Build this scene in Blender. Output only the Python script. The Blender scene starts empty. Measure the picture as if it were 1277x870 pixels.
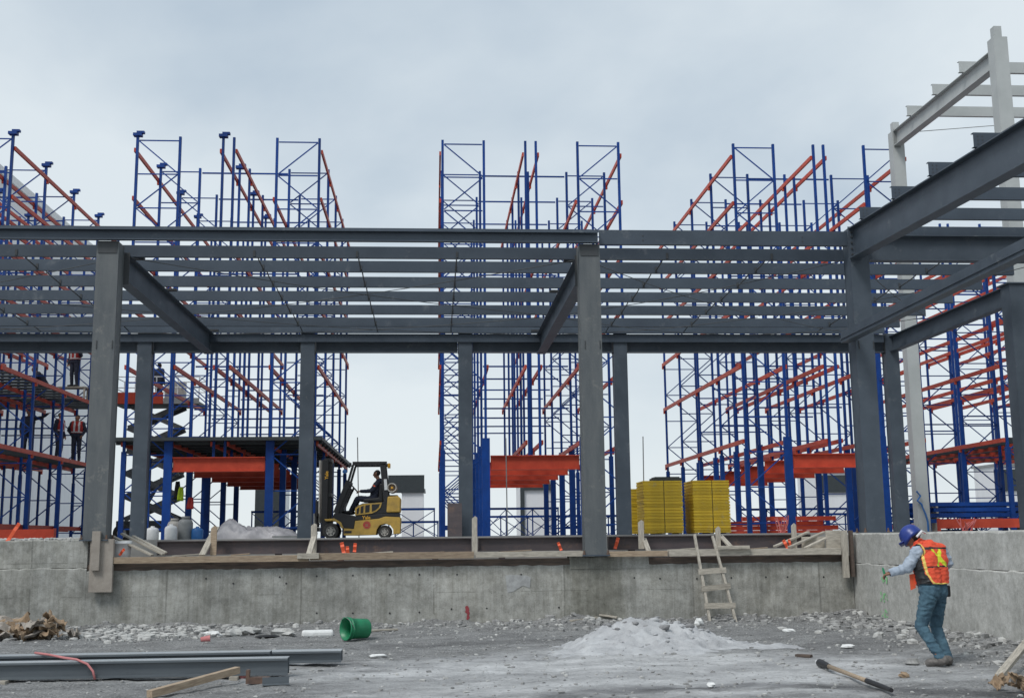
import bpy, bmesh, math, random
import numpy as np
from mathutils import Vector, Matrix, noise as mnoise
R = math.radians
random.seed(11)
scene = bpy.context.scene
C = scene.collection

# ------------------------------------------------------------------ camera
F = 1435.0; CX, CY = 638.5, 435.0; EYE = 1.55
_d = np.array([541 - CX, CY - 674, F]); _Y = _d / np.linalg.norm(_d)
_v = np.array([-95.0, 0, F]); _v[1] = -(_d[0]*_v[0] + _d[2]*_v[2]) / _d[1]; _Z = _v / np.linalg.norm(_v)
_X = np.cross(_Y, _Z)
if _X[0] < 0: _X = -_X
M3 = np.stack([_X, _Y, _Z], 1)            # rows: right, up, forward of the camera in world axes
cam = bpy.data.cameras.new('camera'); camo = bpy.data.objects.new('camera', cam); C.objects.link(camo)
rt, up, fw = M3[0], M3[1], M3[2]
camo.matrix_world = Matrix(((rt[0], up[0], -fw[0], 0), (rt[1], up[1], -fw[1], 0), (rt[2], up[2], -fw[2], EYE), (0, 0, 0, 1)))
cam.sensor_fit = 'HORIZONTAL'; cam.sensor_width = 36; cam.lens = 36 * F / 1277
cam.clip_start = 0.1; cam.clip_end = 2000
scene.camera = camo

def at(px, py, Y):
    """world point at depth Y seen at a photo pixel (used to read positions off the survey of the photo)"""
    r = M3.T @ np.array([px - CX, CY - py, F]); p = r * (Y / r[1])
    return Vector((p[0], Y, p[2] + EYE))
def onz(px, py, Z=0.0):
    r = M3.T @ np.array([px - CX, CY - py, F]); p = r * ((Z - EYE) / r[2])
    return Vector((p[0], p[1], Z))

# ------------------------------------------------------------------ world and sun
SUN_EL, SUN_AZ = R(52), R(222)
w = bpy.data.worlds.new('World'); scene.world = w; w.use_nodes = True
nt = w.node_tree; nt.nodes.clear()
out = nt.nodes.new('ShaderNodeOutputWorld'); bg = nt.nodes.new('ShaderNodeBackground')
sky = nt.nodes.new('ShaderNodeTexSky'); sky.sky_type = 'NISHITA'; sky.sun_disc = False
sky.sun_elevation = SUN_EL; sky.sun_rotation = SUN_AZ
tc = nt.nodes.new('ShaderNodeTexCoord')
sep = nt.nodes.new('ShaderNodeSeparateXYZ'); nt.links.new(tc.outputs['Generated'], sep.inputs[0])
def wm(op, a, b):
    n = nt.nodes.new('ShaderNodeMath'); n.operation = op
    for i, x in enumerate((a, b)):
        if isinstance(x, (int, float)): n.inputs[i].default_value = x
        else: nt.links.new(x, n.inputs[i])
    return n.outputs[0]
zz = wm('ADD', wm('MAXIMUM', sep.outputs[2], 0.0), 0.42)
comb = nt.nodes.new('ShaderNodeCombineXYZ')
nt.links.new(wm('DIVIDE', sep.outputs[0], zz), comb.inputs[0]); nt.links.new(wm('DIVIDE', sep.outputs[1], zz), comb.inputs[1])
comb.inputs[2].default_value = 3.7
n1 = nt.nodes.new('ShaderNodeTexNoise'); n1.inputs['Scale'].default_value = 1.75; n1.inputs['Detail'].default_value = 6; n1.inputs['Roughness'].default_value = 0.5; n1.inputs['Distortion'].default_value = 0.15
nt.links.new(comb.outputs[0], n1.inputs['Vector'])
rmp = nt.nodes.new('ShaderNodeValToRGB'); nt.links.new(n1.outputs['Fac'], rmp.inputs[0])
e = rmp.color_ramp.elements
e[0].position = 0.34; e[0].color = (0.335, 0.41, 0.487, 1)
e[1].position = 0.62; e[1].color = (0.56, 0.615, 0.65, 1)
# paler towards the horizon, as every overcast sky
hz = nt.nodes.new('ShaderNodeMapRange'); nt.links.new(sep.outputs[2], hz.inputs[0])
hz.inputs[1].default_value = 0.0; hz.inputs[2].default_value = 0.27; hz.inputs[3].default_value = 0.9; hz.inputs[4].default_value = 0.0
mxh = nt.nodes.new('ShaderNodeMix'); mxh.data_type = 'RGBA'
nt.links.new(hz.outputs[0], mxh.inputs[0]); nt.links.new(rmp.outputs[0], mxh.inputs[6]); mxh.inputs[7].default_value = (0.61, 0.655, 0.67, 1)
sc10 = nt.nodes.new('ShaderNodeMix'); sc10.data_type = 'RGBA'; sc10.blend_type = 'MULTIPLY'; sc10.inputs[0].default_value = 1
nt.links.new(mxh.outputs[2], sc10.inputs[6]); sc10.inputs[7].default_value = (10, 10, 10, 1)
mxs = nt.nodes.new('ShaderNodeMix'); mxs.data_type = 'RGBA'; mxs.inputs[0].default_value = 0.95
nt.links.new(sky.outputs[0], mxs.inputs[6]); nt.links.new(sc10.outputs[2], mxs.inputs[7])
nt.links.new(mxs.outputs[2], bg.inputs[0]); bg.inputs[1].default_value = 0.1
nt.links.new(bg.outputs[0], out.inputs[0])
sl = bpy.data.lights.new('sun', 'SUN'); so = bpy.data.objects.new('sun', sl); C.objects.link(so)
sl.energy = 1.5; sl.angle = R(18); sl.color = (1, 0.97, 0.93)
sd = Vector((math.sin(SUN_AZ)*math.cos(SUN_EL), math.cos(SUN_AZ)*math.cos(SUN_EL), math.sin(SUN_EL)))
so.rotation_euler = sd.to_track_quat('Z', 'Y').to_euler()
vs = scene.view_settings; vs.view_transform = 'Standard'; vs.look = 'None'; vs.exposure = 0.42; vs.gamma = 1; vs.use_curve_mapping = False

# ------------------------------------------------------------------ materials
def mat(name, col, col2=None, rough=0.6, metal=0.0, scale=6.0, bump=0.0, bscale=40.0, stretch=None, spec=0.5, contrast=(0.35, 0.65), detail=6):
    m = bpy.data.materials.new(name); m.use_nodes = True
    t = m.node_tree; b = t.nodes['Principled BSDF']
    b.inputs['Roughness'].default_value = rough; b.inputs['Metallic'].default_value = metal
    b.inputs['Specular IOR Level'].default_value = spec
    geo = t.nodes.new('ShaderNodeTexCoord'); mp = t.nodes.new('ShaderNodeMapping')
    t.links.new(geo.outputs['Object'], mp.inputs[0])
    if stretch: mp.inputs['Scale'].default_value = stretch
    n = t.nodes.new('ShaderNodeTexNoise'); n.inputs['Scale'].default_value = scale; n.inputs['Detail'].default_value = detail; n.inputs['Roughness'].default_value = 0.62
    t.links.new(mp.outputs[0], n.inputs['Vector'])
    r = t.nodes.new('ShaderNodeValToRGB'); t.links.new(n.outputs['Fac'], r.inputs[0])
    c2 = col2 or tuple(x*0.8 for x in col)
    r.color_ramp.elements[0].position = contrast[0]; r.color_ramp.elements[0].color = (*c2, 1)
    r.color_ramp.elements[1].position = contrast[1]; r.color_ramp.elements[1].color = (*col, 1)
    t.links.new(r.outputs[0], b.inputs['Base Color'])
    if bump:
        n2 = t.nodes.new('ShaderNodeTexNoise'); n2.inputs['Scale'].default_value = bscale; n2.inputs['Detail'].default_value = 4
        t.links.new(geo.outputs['Object'], n2.inputs['Vector'])
        bp = t.nodes.new('ShaderNodeBump'); bp.inputs['Strength'].default_value = bump; bp.inputs['Distance'].default_value = 0.02
        t.links.new(n2.outputs['Fac'], bp.inputs['Height']); t.links.new(bp.outputs[0], b.inputs['Normal'])
    return m

def concrete(name, dark, light, streak=True):
    m = bpy.data.materials.new(name); m.use_nodes = True
    t = m.node_tree; b = t.nodes['Principled BSDF']; b.inputs['Roughness'].default_value = 0.88; b.inputs['Specular IOR Level'].default_value = 0.25
    g = t.nodes.new('ShaderNodeNewGeometry')
    def noise(scale, stretch, detail=6, rough=0.6):
        mp = t.nodes.new('ShaderNodeMapping'); mp.inputs['Scale'].default_value = stretch
        t.links.new(g.outputs['Position'], mp.inputs[0])
        n = t.nodes.new('ShaderNodeTexNoise'); n.inputs['Scale'].default_value = scale; n.inputs['Detail'].default_value = detail; n.inputs['Roughness'].default_value = rough
        t.links.new(mp.outputs[0], n.inputs['Vector']); return n.outputs['Fac']
    def ramp(f, p0, p1, c0, c1):
        r = t.nodes.new('ShaderNodeValToRGB'); t.links.new(f, r.inputs[0])
        r.color_ramp.elements[0].position = p0; r.color_ramp.elements[1].position = p1
        r.color_ramp.elements[0].color = (*c0, 1); r.color_ramp.elements[1].color = (*c1, 1); return r.outputs[0]
    def mul(a, bb, f=1.0):
        x = t.nodes.new('ShaderNodeMix'); x.data_type = 'RGBA'; x.blend_type = 'MULTIPLY'; x.inputs[0].default_value = f
        t.links.new(a, x.inputs[6]); t.links.new(bb, x.inputs[7]); return x.outputs[2]
    base = ramp(noise(1.3, (1, 1, 1.3), 9, 0.68), 0.34, 0.66, dark, light)
    c = mul(base, ramp(noise(1.0, (3.1, 3.1, 0.5), 8, 0.72), 0.34, 0.64, (0.80, 0.79, 0.76) if streak else (0.93, 0.93, 0.92), (1.07, 1.07, 1.07)))
    c = mul(c, ramp(noise(7, (1, 1, 1), 9, 0.75), 0.33, 0.6, (0.72, 0.715, 0.70), (1.06, 1.06, 1.06)))
    c = mul(c, ramp(noise(45, (1, 1, 1), 4, 0.8), 0.3, 0.6, (0.80, 0.80, 0.79), (1.04, 1.04, 1.04)))
    if streak: c = mul(c, ramp(noise(1.0, (15, 15, 0.7), 4, 0.6), 0.36, 0.55, (0.86, 0.86, 0.85), (1.03, 1.03, 1.03)))
    # lime runs
    x = t.nodes.new('ShaderNodeMix'); x.data_type = 'RGBA'
    t.links.new(ramp(noise(1.0, (9, 9, 0.9), 6, 0.7), 0.63 if streak else 0.8, 0.74 if streak else 0.9, (0, 0, 0), (0.5, 0.5, 0.5)), x.inputs[0])
    t.links.new(c, x.inputs[6]); x.inputs[7].default_value = (0.52, 0.52, 0.50, 1); c = x.outputs[2]
    if streak:
        sp_ = t.nodes.new('ShaderNodeSeparateXYZ'); t.links.new(g.outputs['Position'], sp_.inputs[0])
        def mth(op, a, bb=0.0):
            nn = t.nodes.new('ShaderNodeMath'); nn.operation = op
            for i_, q_ in enumerate((a, bb)):
                if isinstance(q_, float): nn.inputs[i_].default_value = q_
                else: t.links.new(q_, nn.inputs[i_])
            return nn.outputs[0]
        wob = mth('MULTIPLY', noise(1.5, (1, 1, 1)), 0.03)
        fx = mth('FRACT', mth('MULTIPLY', mth('ADD', sp_.outputs[0], wob), 0.41))
        line = mth('MULTIPLY', mth('LESS_THAN', fx, 0.012), mth('GREATER_THAN', noise(2.3, (1, 1, 1)), 0.42))
        fz = mth('FRACT', mth('MULTIPLY', mth('ADD', sp_.outputs[2], wob), 1.63))
        line2 = mth('MULTIPLY', mth('LESS_THAN', fz, 0.022), mth('GREATER_THAN', noise(1.1, (1, 1, 1)), 0.52))
        x = t.nodes.new('ShaderNodeMix'); x.data_type = 'RGBA'; x.blend_type = 'MULTIPLY'; t.links.new(mth('MULTIPLY', mth('MAXIMUM', line, line2), 0.5), x.inputs[0])
        t.links.new(c, x.inputs[6]); x.inputs[7].default_value = (0.45, 0.45, 0.44, 1); c = x.outputs[2]
        # damp stain with ragged sides below the column pad, and grey panels cast at another time
        cell = mth('FLOOR', mth('MULTIPLY', mth('ADD', sp_.outputs[0], wob), 0.41))
        wn = t.nodes.new('ShaderNodeTexWhiteNoise'); wn.noise_dimensions = '1D'; t.links.new(cell, wn.inputs['W'])
        c = mul(c, ramp(wn.outputs['Value'], 0.0, 1.0, (0.88, 0.89, 0.89), (1.06, 1.055, 1.04)))
        dd = mth('ABSOLUTE', mth('SUBTRACT', mth('ADD', sp_.outputs[0], mth('MULTIPLY', noise(2.2, (1, 1, 0.25), 8, 0.7), 1.5)), 3.75))
        c = mul(c, ramp(dd, 0.5, 0.72, (0.74, 0.735, 0.70), (1, 1, 1)))
    # pores
    v = t.nodes.new('ShaderNodeTexVoronoi'); v.inputs['Scale'].default_value = 11
    t.links.new(g.outputs['Position'], v.inputs['Vector'])
    c = mul(c, ramp(v.outputs['Distance'], 0.05, 0.13, (0.55, 0.55, 0.55), (1, 1, 1)), 0.8)
    t.links.new(c, b.inputs['Base Color'])
    bp = t.nodes.new('ShaderNodeBump'); bp.inputs['Strength'].default_value = 0.5; bp.inputs['Distance'].default_value = 0.02
    t.links.new(noise(9, (1, 1, 1), 8, 0.7), bp.inputs['Height']); t.links.new(bp.outputs[0], b.inputs['Normal'])
    return m

M = {}
M['steel'] = mat('slate steel paint', (0.072, 0.092, 0.117), (0.052, 0.069, 0.09), rough=0.5, scale=2.2, bump=0.05)
M['steel_front'] = mat('slate steel paint, dusty', (0.135, 0.145, 0.148), (0.075, 0.087, 0.097), rough=0.6, scale=1.9, stretch=(2.4, 2.4, 0.5), bump=0.12, detail=10, contrast=(0.3, 0.72))
M['purlin'] = mat('slate purlin paint', (0.058, 0.078, 0.104), (0.042, 0.058, 0.08), rough=0.5, scale=1.2)
M['bolt'] = mat('dark bolts', (0.05, 0.055, 0.06), rough=0.5)
M['darkbeam'] = mat('red oxide beam', (0.095, 0.075, 0.078), (0.06, 0.05, 0.055), rough=0.6, scale=3, stretch=(0.4, 1, 2))
M['white'] = mat('off white steel', (0.46, 0.48, 0.475), (0.40, 0.42, 0.415), rough=0.55, scale=1.5)
M['blue'] = mat('rack blue', (0.005, 0.05, 0.25), (0.004, 0.036, 0.18), rough=0.5, scale=3, spec=0.25)
M['orange'] = mat('rack orange', (0.54, 0.075, 0.038), (0.42, 0.052, 0.028), rough=0.5, scale=3, spec=0.25)
M['conc'] = concrete('poured concrete', (0.275, 0.276, 0.262), (0.49, 0.488, 0.465))
M['conc_right'] = concrete('pale poured concrete', (0.40, 0.40, 0.382), (0.545, 0.543, 0.52), False)
M['slab'] = mat('slab concrete', (0.34, 0.34, 0.33), (0.26, 0.26, 0.25), rough=0.9, scale=2)
M['wood'] = mat('raw timber', (0.42, 0.33, 0.235), (0.27, 0.20, 0.14), rough=0.8, scale=5, stretch=(1.2, 9, 9), bump=0.2)
M['wood_grey'] = mat('weathered timber', (0.50, 0.46, 0.39), (0.29, 0.265, 0.225), rough=0.85, scale=5, stretch=(1.2, 9, 9), bump=0.25)
M['wood_up'] = mat('weathered upright timber', (0.52, 0.48, 0.41), (0.31, 0.285, 0.245), rough=0.85, scale=5, stretch=(9, 9, 1.2), bump=0.25)
M['wood_dark'] = mat('wet timber and ledge shadow', (0.13, 0.095, 0.075), (0.06, 0.048, 0.042), rough=0.8, scale=3, stretch=(0.8, 6, 6), bump=0.2)
M['ply'] = mat('concrete caked board', (0.36, 0.325, 0.285), (0.26, 0.23, 0.20), rough=0.9, scale=4, bump=0.3)
M['yellow'] = mat('formwork yellow', (0.68, 0.47, 0.025), (0.55, 0.37, 0.02), rough=0.5, scale=3)
M['fyellow'] = mat('forklift ochre', (0.52, 0.33, 0.065), (0.33, 0.215, 0.06), rough=0.55, scale=5, detail=10, contrast=(0.3, 0.55))
M['black'] = mat('black', (0.018, 0.018, 0.02), rough=0.5)
M['rubber'] = mat('rubber', (0.03, 0.03, 0.03), (0.05, 0.048, 0.045), rough=0.85, scale=9)
M['rim'] = mat('rim paint', (0.5, 0.48, 0.44), (0.35, 0.33, 0.3), rough=0.6, scale=9)
M['grey'] = mat('grey steel', (0.26, 0.27, 0.27), rough=0.5)
M['darkgrey'] = mat('oily grey steel', (0.10, 0.11, 0.115), (0.05, 0.055, 0.06), rough=0.5, scale=5)
M['amber'] = mat('amber plastic', (0.8, 0.42, 0.03), rough=0.3)
M['green'] = mat('green plastic', (0.012, 0.23, 0.10), (0.01, 0.17, 0.075), rough=0.4, scale=8)
M['greenin'] = mat('green plastic inside', (0.01, 0.17, 0.08), rough=0.5)
M['plastic'] = mat('white plastic', (0.72, 0.73, 0.73), (0.6, 0.61, 0.62), rough=0.5)
M['foam'] = mat('white foam', (0.78, 0.79, 0.78), (0.68, 0.69, 0.68), rough=0.9, scale=12, bump=0.2)
M['bluep'] = mat('blue plastic', (0.03, 0.15, 0.42), rough=0.4)
M['tarp'] = mat('silver tarp', (0.45, 0.435, 0.45), (0.33, 0.32, 0.335), rough=0.5, scale=4, bump=0.4, bscale=9)
M['card'] = mat('cardboard', (0.36, 0.26, 0.17), (0.25, 0.18, 0.12), rough=0.9, scale=7)
M['red'] = mat('red', (0.50, 0.035, 0.03), rough=0.6)
M['flag'] = mat('orange flag', (0.85, 0.13, 0.05), rough=0.6)
M['lime'] = mat('lime', (0.62, 0.85, 0.04), rough=0.7)
M['chan'] = mat('channel steel', (0.125, 0.145, 0.16), (0.09, 0.105, 0.12), rough=0.42, scale=3, stretch=(0.4, 3, 3))
M['chan_highlight'] = mat('galvanised dusty flange', (0.42, 0.45, 0.47), (0.32, 0.35, 0.37), rough=0.45, scale=3, stretch=(0.4, 3, 3))  # painted highlight: paler steel tone for the bright top flanges
M['rust'] = mat('rusty steel', (0.17, 0.105, 0.075), (0.09, 0.06, 0.05), rough=0.8, scale=12)
M['redrope'] = mat('faded red hose', (0.55, 0.20, 0.20), rough=0.6)
M['pinkbar'] = mat('red conduit', (0.62, 0.16, 0.15), rough=0.6)
M['bwhite'] = mat('white cladding', (0.72, 0.73, 0.75), (0.68, 0.69, 0.71), rough=0.6, scale=0.6, stretch=(6, 6, 0.1))
M['dock'] = mat('dark panel', (0.035, 0.045, 0.05), rough=0.6)
M['stone'] = mat('grey stone', (0.36, 0.36, 0.35), (0.20, 0.20, 0.20), rough=0.95, scale=9, bump=0.4)
M['palestone'] = mat('pale mortar lumps', (0.52, 0.52, 0.50), (0.36, 0.36, 0.35), rough=0.95, scale=9, bump=0.4)
M['skin'] = mat('skin', (0.30, 0.15, 0.095), rough=0.6)
M['hair'] = mat('black hair', (0.012, 0.01, 0.009), rough=0.7)
M['navy'] = mat('navy cloth', (0.03, 0.037, 0.06), (0.018, 0.022, 0.04), rough=0.9, scale=14, bump=0.2)
M['denim'] = mat('denim', (0.075, 0.15, 0.20), (0.04, 0.085, 0.125), rough=0.9, scale=9, bump=0.5, bscale=18)
M['shirt'] = mat('pale blue shirt', (0.40, 0.46, 0.54), (0.30, 0.36, 0.44), rough=0.9, scale=10, bump=0.6, bscale=16)
M['vest'] = mat('orange mesh vest', (0.80, 0.10, 0.045), (0.68, 0.08, 0.035), rough=0.85, scale=30, bump=0.25, bscale=60)
M['vestred'] = mat('red vest', (0.42, 0.035, 0.03), rough=0.85)
M['piping'] = mat('yellow piping', (0.85, 0.62, 0.15), rough=0.7)
M['limex'] = mat('lime reflective tape', (0.70, 0.80, 0.03), rough=0.5)
M['helmet'] = mat('blue helmet', (0.018, 0.045, 0.27), (0.014, 0.035, 0.20), rough=0.35)
M['grayboot'] = mat('dusty boots', (0.19, 0.175, 0.165), (0.10, 0.095, 0.09), rough=0.9, scale=20)
M['silver'] = mat('reflective tape', (0.6, 0.6, 0.6), rough=0.4)
M['greenpaint'] = mat('green spray paint', (0.17, 0.60, 0.20), (0.32, 0.50, 0.32), rough=0.8, scale=18)
M['redpaint'] = mat('red spray paint', (0.30, 0.05, 0.06), rough=0.8)

def vary(m, lo, hi):
    t = m.node_tree; b = t.nodes['Principled BSDF']; src = b.inputs['Base Color'].links[0].from_socket
    oi = t.nodes.new('ShaderNodeObjectInfo'); mr = t.nodes.new('ShaderNodeMapRange'); mr.inputs[3].default_value = lo; mr.inputs[4].default_value = hi
    t.links.new(oi.outputs['Random'], mr.inputs[0]); x = t.nodes.new('ShaderNodeMix'); x.data_type = 'RGBA'; x.blend_type = 'MULTIPLY'; x.inputs[0].default_value = 1
    t.links.new(src, x.inputs[6]); cc = t.nodes.new('ShaderNodeCombineColor')
    for i in range(3): t.links.new(mr.outputs[0], cc.inputs[i])
    t.links.new(cc.outputs[0], x.inputs[7]); t.links.new(x.outputs[2], b.inputs['Base Color'])
def scuff(m, col, lo, hi, sc):
    t = m.node_tree; b = t.nodes['Principled BSDF']; src = b.inputs['Base Color'].links[0].from_socket; tcx = t.nodes.new('ShaderNodeNewGeometry')
    def nz(scale, lo_, hi_):
        n_ = t.nodes.new('ShaderNodeTexNoise'); n_.inputs['Scale'].default_value = scale; n_.inputs['Detail'].default_value = 9; n_.inputs['Roughness'].default_value = 0.72; t.links.new(tcx.outputs['Position'], n_.inputs['Vector'])
        r_ = t.nodes.new('ShaderNodeMapRange'); r_.inputs[1].default_value = lo_; r_.inputs[2].default_value = hi_; t.links.new(n_.outputs['Fac'], r_.inputs[0]); return r_.outputs[0]
    mm = t.nodes.new('ShaderNodeMath'); mm.operation = 'MULTIPLY'; t.links.new(nz(sc, lo, hi), mm.inputs[0]); t.links.new(nz(0.7, 0.42, 0.6), mm.inputs[1])
    x = t.nodes.new('ShaderNodeMix'); x.data_type = 'RGBA'; t.links.new(mm.outputs[0], x.inputs[0]); t.links.new(src, x.inputs[6]); x.inputs[7].default_value = (*col, 1); t.links.new(x.outputs[2], b.inputs['Base Color'])
scuff(M['steel'], (0.20, 0.215, 0.225), 0.58, 0.75, 3.0); scuff(M['steel_front'], (0.25, 0.245, 0.225), 0.54, 0.72, 3.5); scuff(M['purlin'], (0.17, 0.185, 0.20), 0.58, 0.76, 2.5); scuff(M['darkbeam'], (0.20, 0.12, 0.085), 0.52, 0.72, 4.0); scuff(M['yellow'], (0.42, 0.36, 0.20), 0.55, 0.72, 5.0)
vary(M['yellow'], 0.93, 1.06); vary(M['purlin'], 0.85, 1.15); vary(M['blue'], 0.75, 1.2); vary(M['orange'], 0.8, 1.15); vary(M['wood_grey'], 0.75, 1.2); vary(M['wood'], 0.75, 1.15)

# ------------------------------------------------------------------ mesh helpers
class MB:
    def __init__(s): s.v = []; s.f = []; s.mi = []; s.m = 0
    def add(s, vs, fs):
        o = len(s.v); s.v += [tuple(x) for x in vs]; s.f += [tuple(i + o for i in f) for f in fs]; s.mi += [s.m]*len(fs); return s
    def box(s, x0, x1, y0, y1, z0, z1):
        return s.add([(x0,y0,z0),(x1,y0,z0),(x1,y1,z0),(x0,y1,z0),(x0,y0,z1),(x1,y0,z1),(x1,y1,z1),(x0,y1,z1)],
                     [(0,3,2,1),(4,5,6,7),(0,1,5,4),(1,2,6,5),(2,3,7,6),(3,0,4,7)])
    def bar(s, a, b, w, h, upv=(0, 0, 1)):
        a, b = Vector(a), Vector(b); d = (b - a).normalized(); u = Vector(upv)
        if abs(d.dot(u)) > 0.98: u = Vector((0, 1, 0))
        r = d.cross(u).normalized(); u = r.cross(d).normalized()
        q = [(-1,-1),(1,-1),(1,1),(-1,1)]
        vs = [p + r*(w/2*i) + u*(h/2*j) for p in (a, b) for i, j in q]
        return s.add(vs, [(0,1,2,3),(7,6,5,4),(0,4,5,1),(1,5,6,2),(2,6,7,3),(3,7,4,0)])
    def tube(s, pts, rad, n=8):
        pts = [Vector(p) for p in pts]; rs = rad if isinstance(rad, (list, tuple)) else [rad]*len(pts)
        rings = []
        for i, p in enumerate(pts):
            d = (pts[min(i+1, len(pts)-1)] - pts[max(i-1, 0)]).normalized()
            u = Vector((0, 0, 1)) if abs(d.z) < 0.95 else Vector((0, 1, 0))
            r = d.cross(u).normalized(); u = r.cross(d)
            rings.append([p + (r*math.cos(k*2*math.pi/n) + u*math.sin(k*2*math.pi/n))*rs[i] for k in range(n)])
        vs = [x for r in rings for x in r]; fs = []
        for i in range(len(pts)-1):
            for k in range(n):
                fs.append((i*n+k, i*n+(k+1) % n, (i+1)*n+(k+1) % n, (i+1)*n+k))
        fs.append(tuple(range(n))[::-1]); fs.append(tuple(range((len(pts)-1)*n, len(pts)*n)))
        return s.add(vs, fs)
    def lathe(s, prof, n=24, origin=(0, 0, 0), axis=(0, 0, 1), cap=True):
        q = Vector((0, 0, 1)).rotation_difference(Vector(axis)); o = Vector(origin); vs = []; fs = []
        for r, z in prof:
            for k in range(n):
                a = k*2*math.pi/n; vs.append(o + q @ Vector((r*math.cos(a), r*math.sin(a), z)))
        for i in range(len(prof)-1):
            for k in range(n): fs.append((i*n+k, i*n+(k+1) % n, (i+1)*n+(k+1) % n, (i+1)*n+k))
        if cap and prof[0][0] > 1e-4: fs.append(tuple(range(n))[::-1])
        if cap and prof[-1][0] > 1e-4: fs.append(tuple(range((len(prof)-1)*n, len(prof)*n)))
        return s.add(vs, fs)
    def prism(s, poly, y0, y1):
        """polygon in (x, z), extruded along y"""
        n = len(poly)
        ar = sum(poly[i][0]*poly[(i+1) % n][1] - poly[(i+1) % n][0]*poly[i][1] for i in range(n))
        if ar < 0: poly = poly[::-1]
        vs = [(x, y0, z) for x, z in poly] + [(x, y1, z) for x, z in poly]
        fs = [tuple(range(n)), tuple(range(2*n-1, n-1, -1))] + [(i, i+n, (i+1) % n + n, (i+1) % n) for i in range(n)]
        return s.add(vs, fs)
    def ibeam(s, a, b, h, wd, tf=0.02, tw=0.014):
        """I section along a-b, its top at the given z line"""
        a, b = Vector(a), Vector(b)
        s.bar(a - Vector((0,0,tf/2)), b - Vector((0,0,tf/2)), wd, tf)
        s.bar(a - Vector((0,0,h-tf/2)), b - Vector((0,0,h-tf/2)), wd, tf)
        s.bar(a - Vector((0,0,h/2)), b - Vector((0,0,h/2)), tw, h - 2*tf - 0.002)
        return s
    def chan(s, x0, x1, y, z0, z1, fl=0.07, t=0.006, back=True):
        """C purlin along x: web at y, flanges to the back"""
        k = 1 if back else -1
        s.box(x0, x1, min(y, y+k*t), max(y, y+k*t), z0, z1)
        a, b = sorted((y + k*(t+0.001), y + k*fl))
        s.box(x0, x1, a, b, z1 - t, z1); s.box(x0, x1, a, b, z0, z0 + t)
        return s
    def blob(s, c, r, seed=0, n=8, jit=0.25, sq=(1, 1, 1)):
        rnd = random.Random(seed); vs = []; fs = []; m = max(3, n//2)
        c = Vector(c); ph = rnd.random()*6
        for i in range(m+1):
            th = math.pi*i/m
            for k in range(n):
                a = 2*math.pi*k/n + ph; rr = r*(1 + rnd.uniform(-jit, jit))
                if i in (0, m): rr = r
                vs.append(c + Vector((math.sin(th)*math.cos(a)*rr*sq[0], math.sin(th)*math.sin(a)*rr*sq[1], math.cos(th)*rr*sq[2])))
        for i in range(m):
            for k in range(n): fs.append((i*n+k, (i+1)*n+k, (i+1)*n+(k+1) % n, i*n+(k+1) % n))
        return s.add(vs, fs)
    def build(s, name, material, parent=None, loc=None, smooth=False, bevel=0.0):
        me = bpy.data.meshes.new(name); me.from_pydata(s.v, [], s.f)
        mats = material if isinstance(material, (list, tuple)) else [material]
        for m in mats: me.materials.append(M[m] if isinstance(m, str) else m)
        me.polygons.foreach_set('material_index', s.mi)
        if smooth: me.polygons.foreach_set('use_smooth', [True]*len(s.f))
        me.update(); me.validate()
        o = bpy.data.objects.new(name, me); C.objects.link(o)
        if parent: o.parent = parent
        if loc is not None: o.location = loc
        if bevel:
            bv = o.modifiers.new('bevel', 'BEVEL'); bv.width = bevel; bv.segments = 2; bv.limit_method = 'ANGLE'; bv.angle_limit = R(40)
        return o

def tag(o, label=None, cat=None, group=None, kind=None):
    if label: o['label'] = label
    if cat: o['category'] = cat
    if group: o['group'] = group
    if kind: o['kind'] = kind
    return o
def empty(name, loc=(0, 0, 0), rz=0.0, label=None, cat=None, group=None):
    o = bpy.data.objects.new(name, None); C.objects.link(o); o.location = loc; o.rotation_euler.z = rz; o.empty_display_size = 0.2
    return tag(o, label, cat, group)
def copy_tree(o, parent=None):
    c = o.copy(); C.objects.link(c)
    if parent: c.parent = parent
    for ch in list(o.children): copy_tree(ch, c)
    return c
def nrm(poly): return poly

# ------------------------------------------------------------------ ground
PILE = Vector((2.55, 16.7))
def hnoise(x, y, f, seed=0):
    return 1.5*mnoise.noise(Vector((x*f*0.8, y*f*0.8, seed*13.7)))
def gz(x, y):
    """height of the ground in front of the walls"""
    if not (-30 < x < 8.3 and y < 22.2): return 0.0
    z = 0.018*hnoise(x, y, 0.9, 1) + 0.014*hnoise(x, y, 2.7, 2) + 0.010*hnoise(x, y, 6.3, 3) + 0.007*hnoise(x, y, 14, 5)
    near = max(0, 1 - (21.9 - y)/1.7); z += 0.13*near*near*(0.75 + 0.5*hnoise(x, y, 1.7, 4) + 0.25*hnoise(x, y, 5, 6))
    nr = max(0, 1 - (7.9 - x)/1.3); z += 0.10*nr*nr*(0.75 + 0.5*hnoise(x, y, 2.1, 7) + 0.3*hnoise(x, y, 6, 8))
    return z
def axis(lo, hi, a, b, fine, coarse):
    t = [lo]; g = coarse
    x = lo
    while x < hi:
        d = 0 if a <= x < b else (a - x if x < a else x - b)
        st = fine if a - 1e-6 <= x < b else max(fine, min(coarse, d*0.35 + fine))
        if x < a: st = min(st, a - x)
        x += max(st, 1e-3); t.append(x)
    return t
xs = axis(-600, 600, -9.5, 8.4, 0.065, 80); ys = axis(-300, 900, 10.3, 22.3, 0.065, 80)
gv = [(x, y, gz(x, y)) for y in ys for x in xs]; nx = len(xs)
gf = [(j*nx+i, j*nx+i+1, (j+1)*nx+i+1, (j+1)*nx+i) for j in range(len(ys)-1) for i in range(nx-1)]
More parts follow.
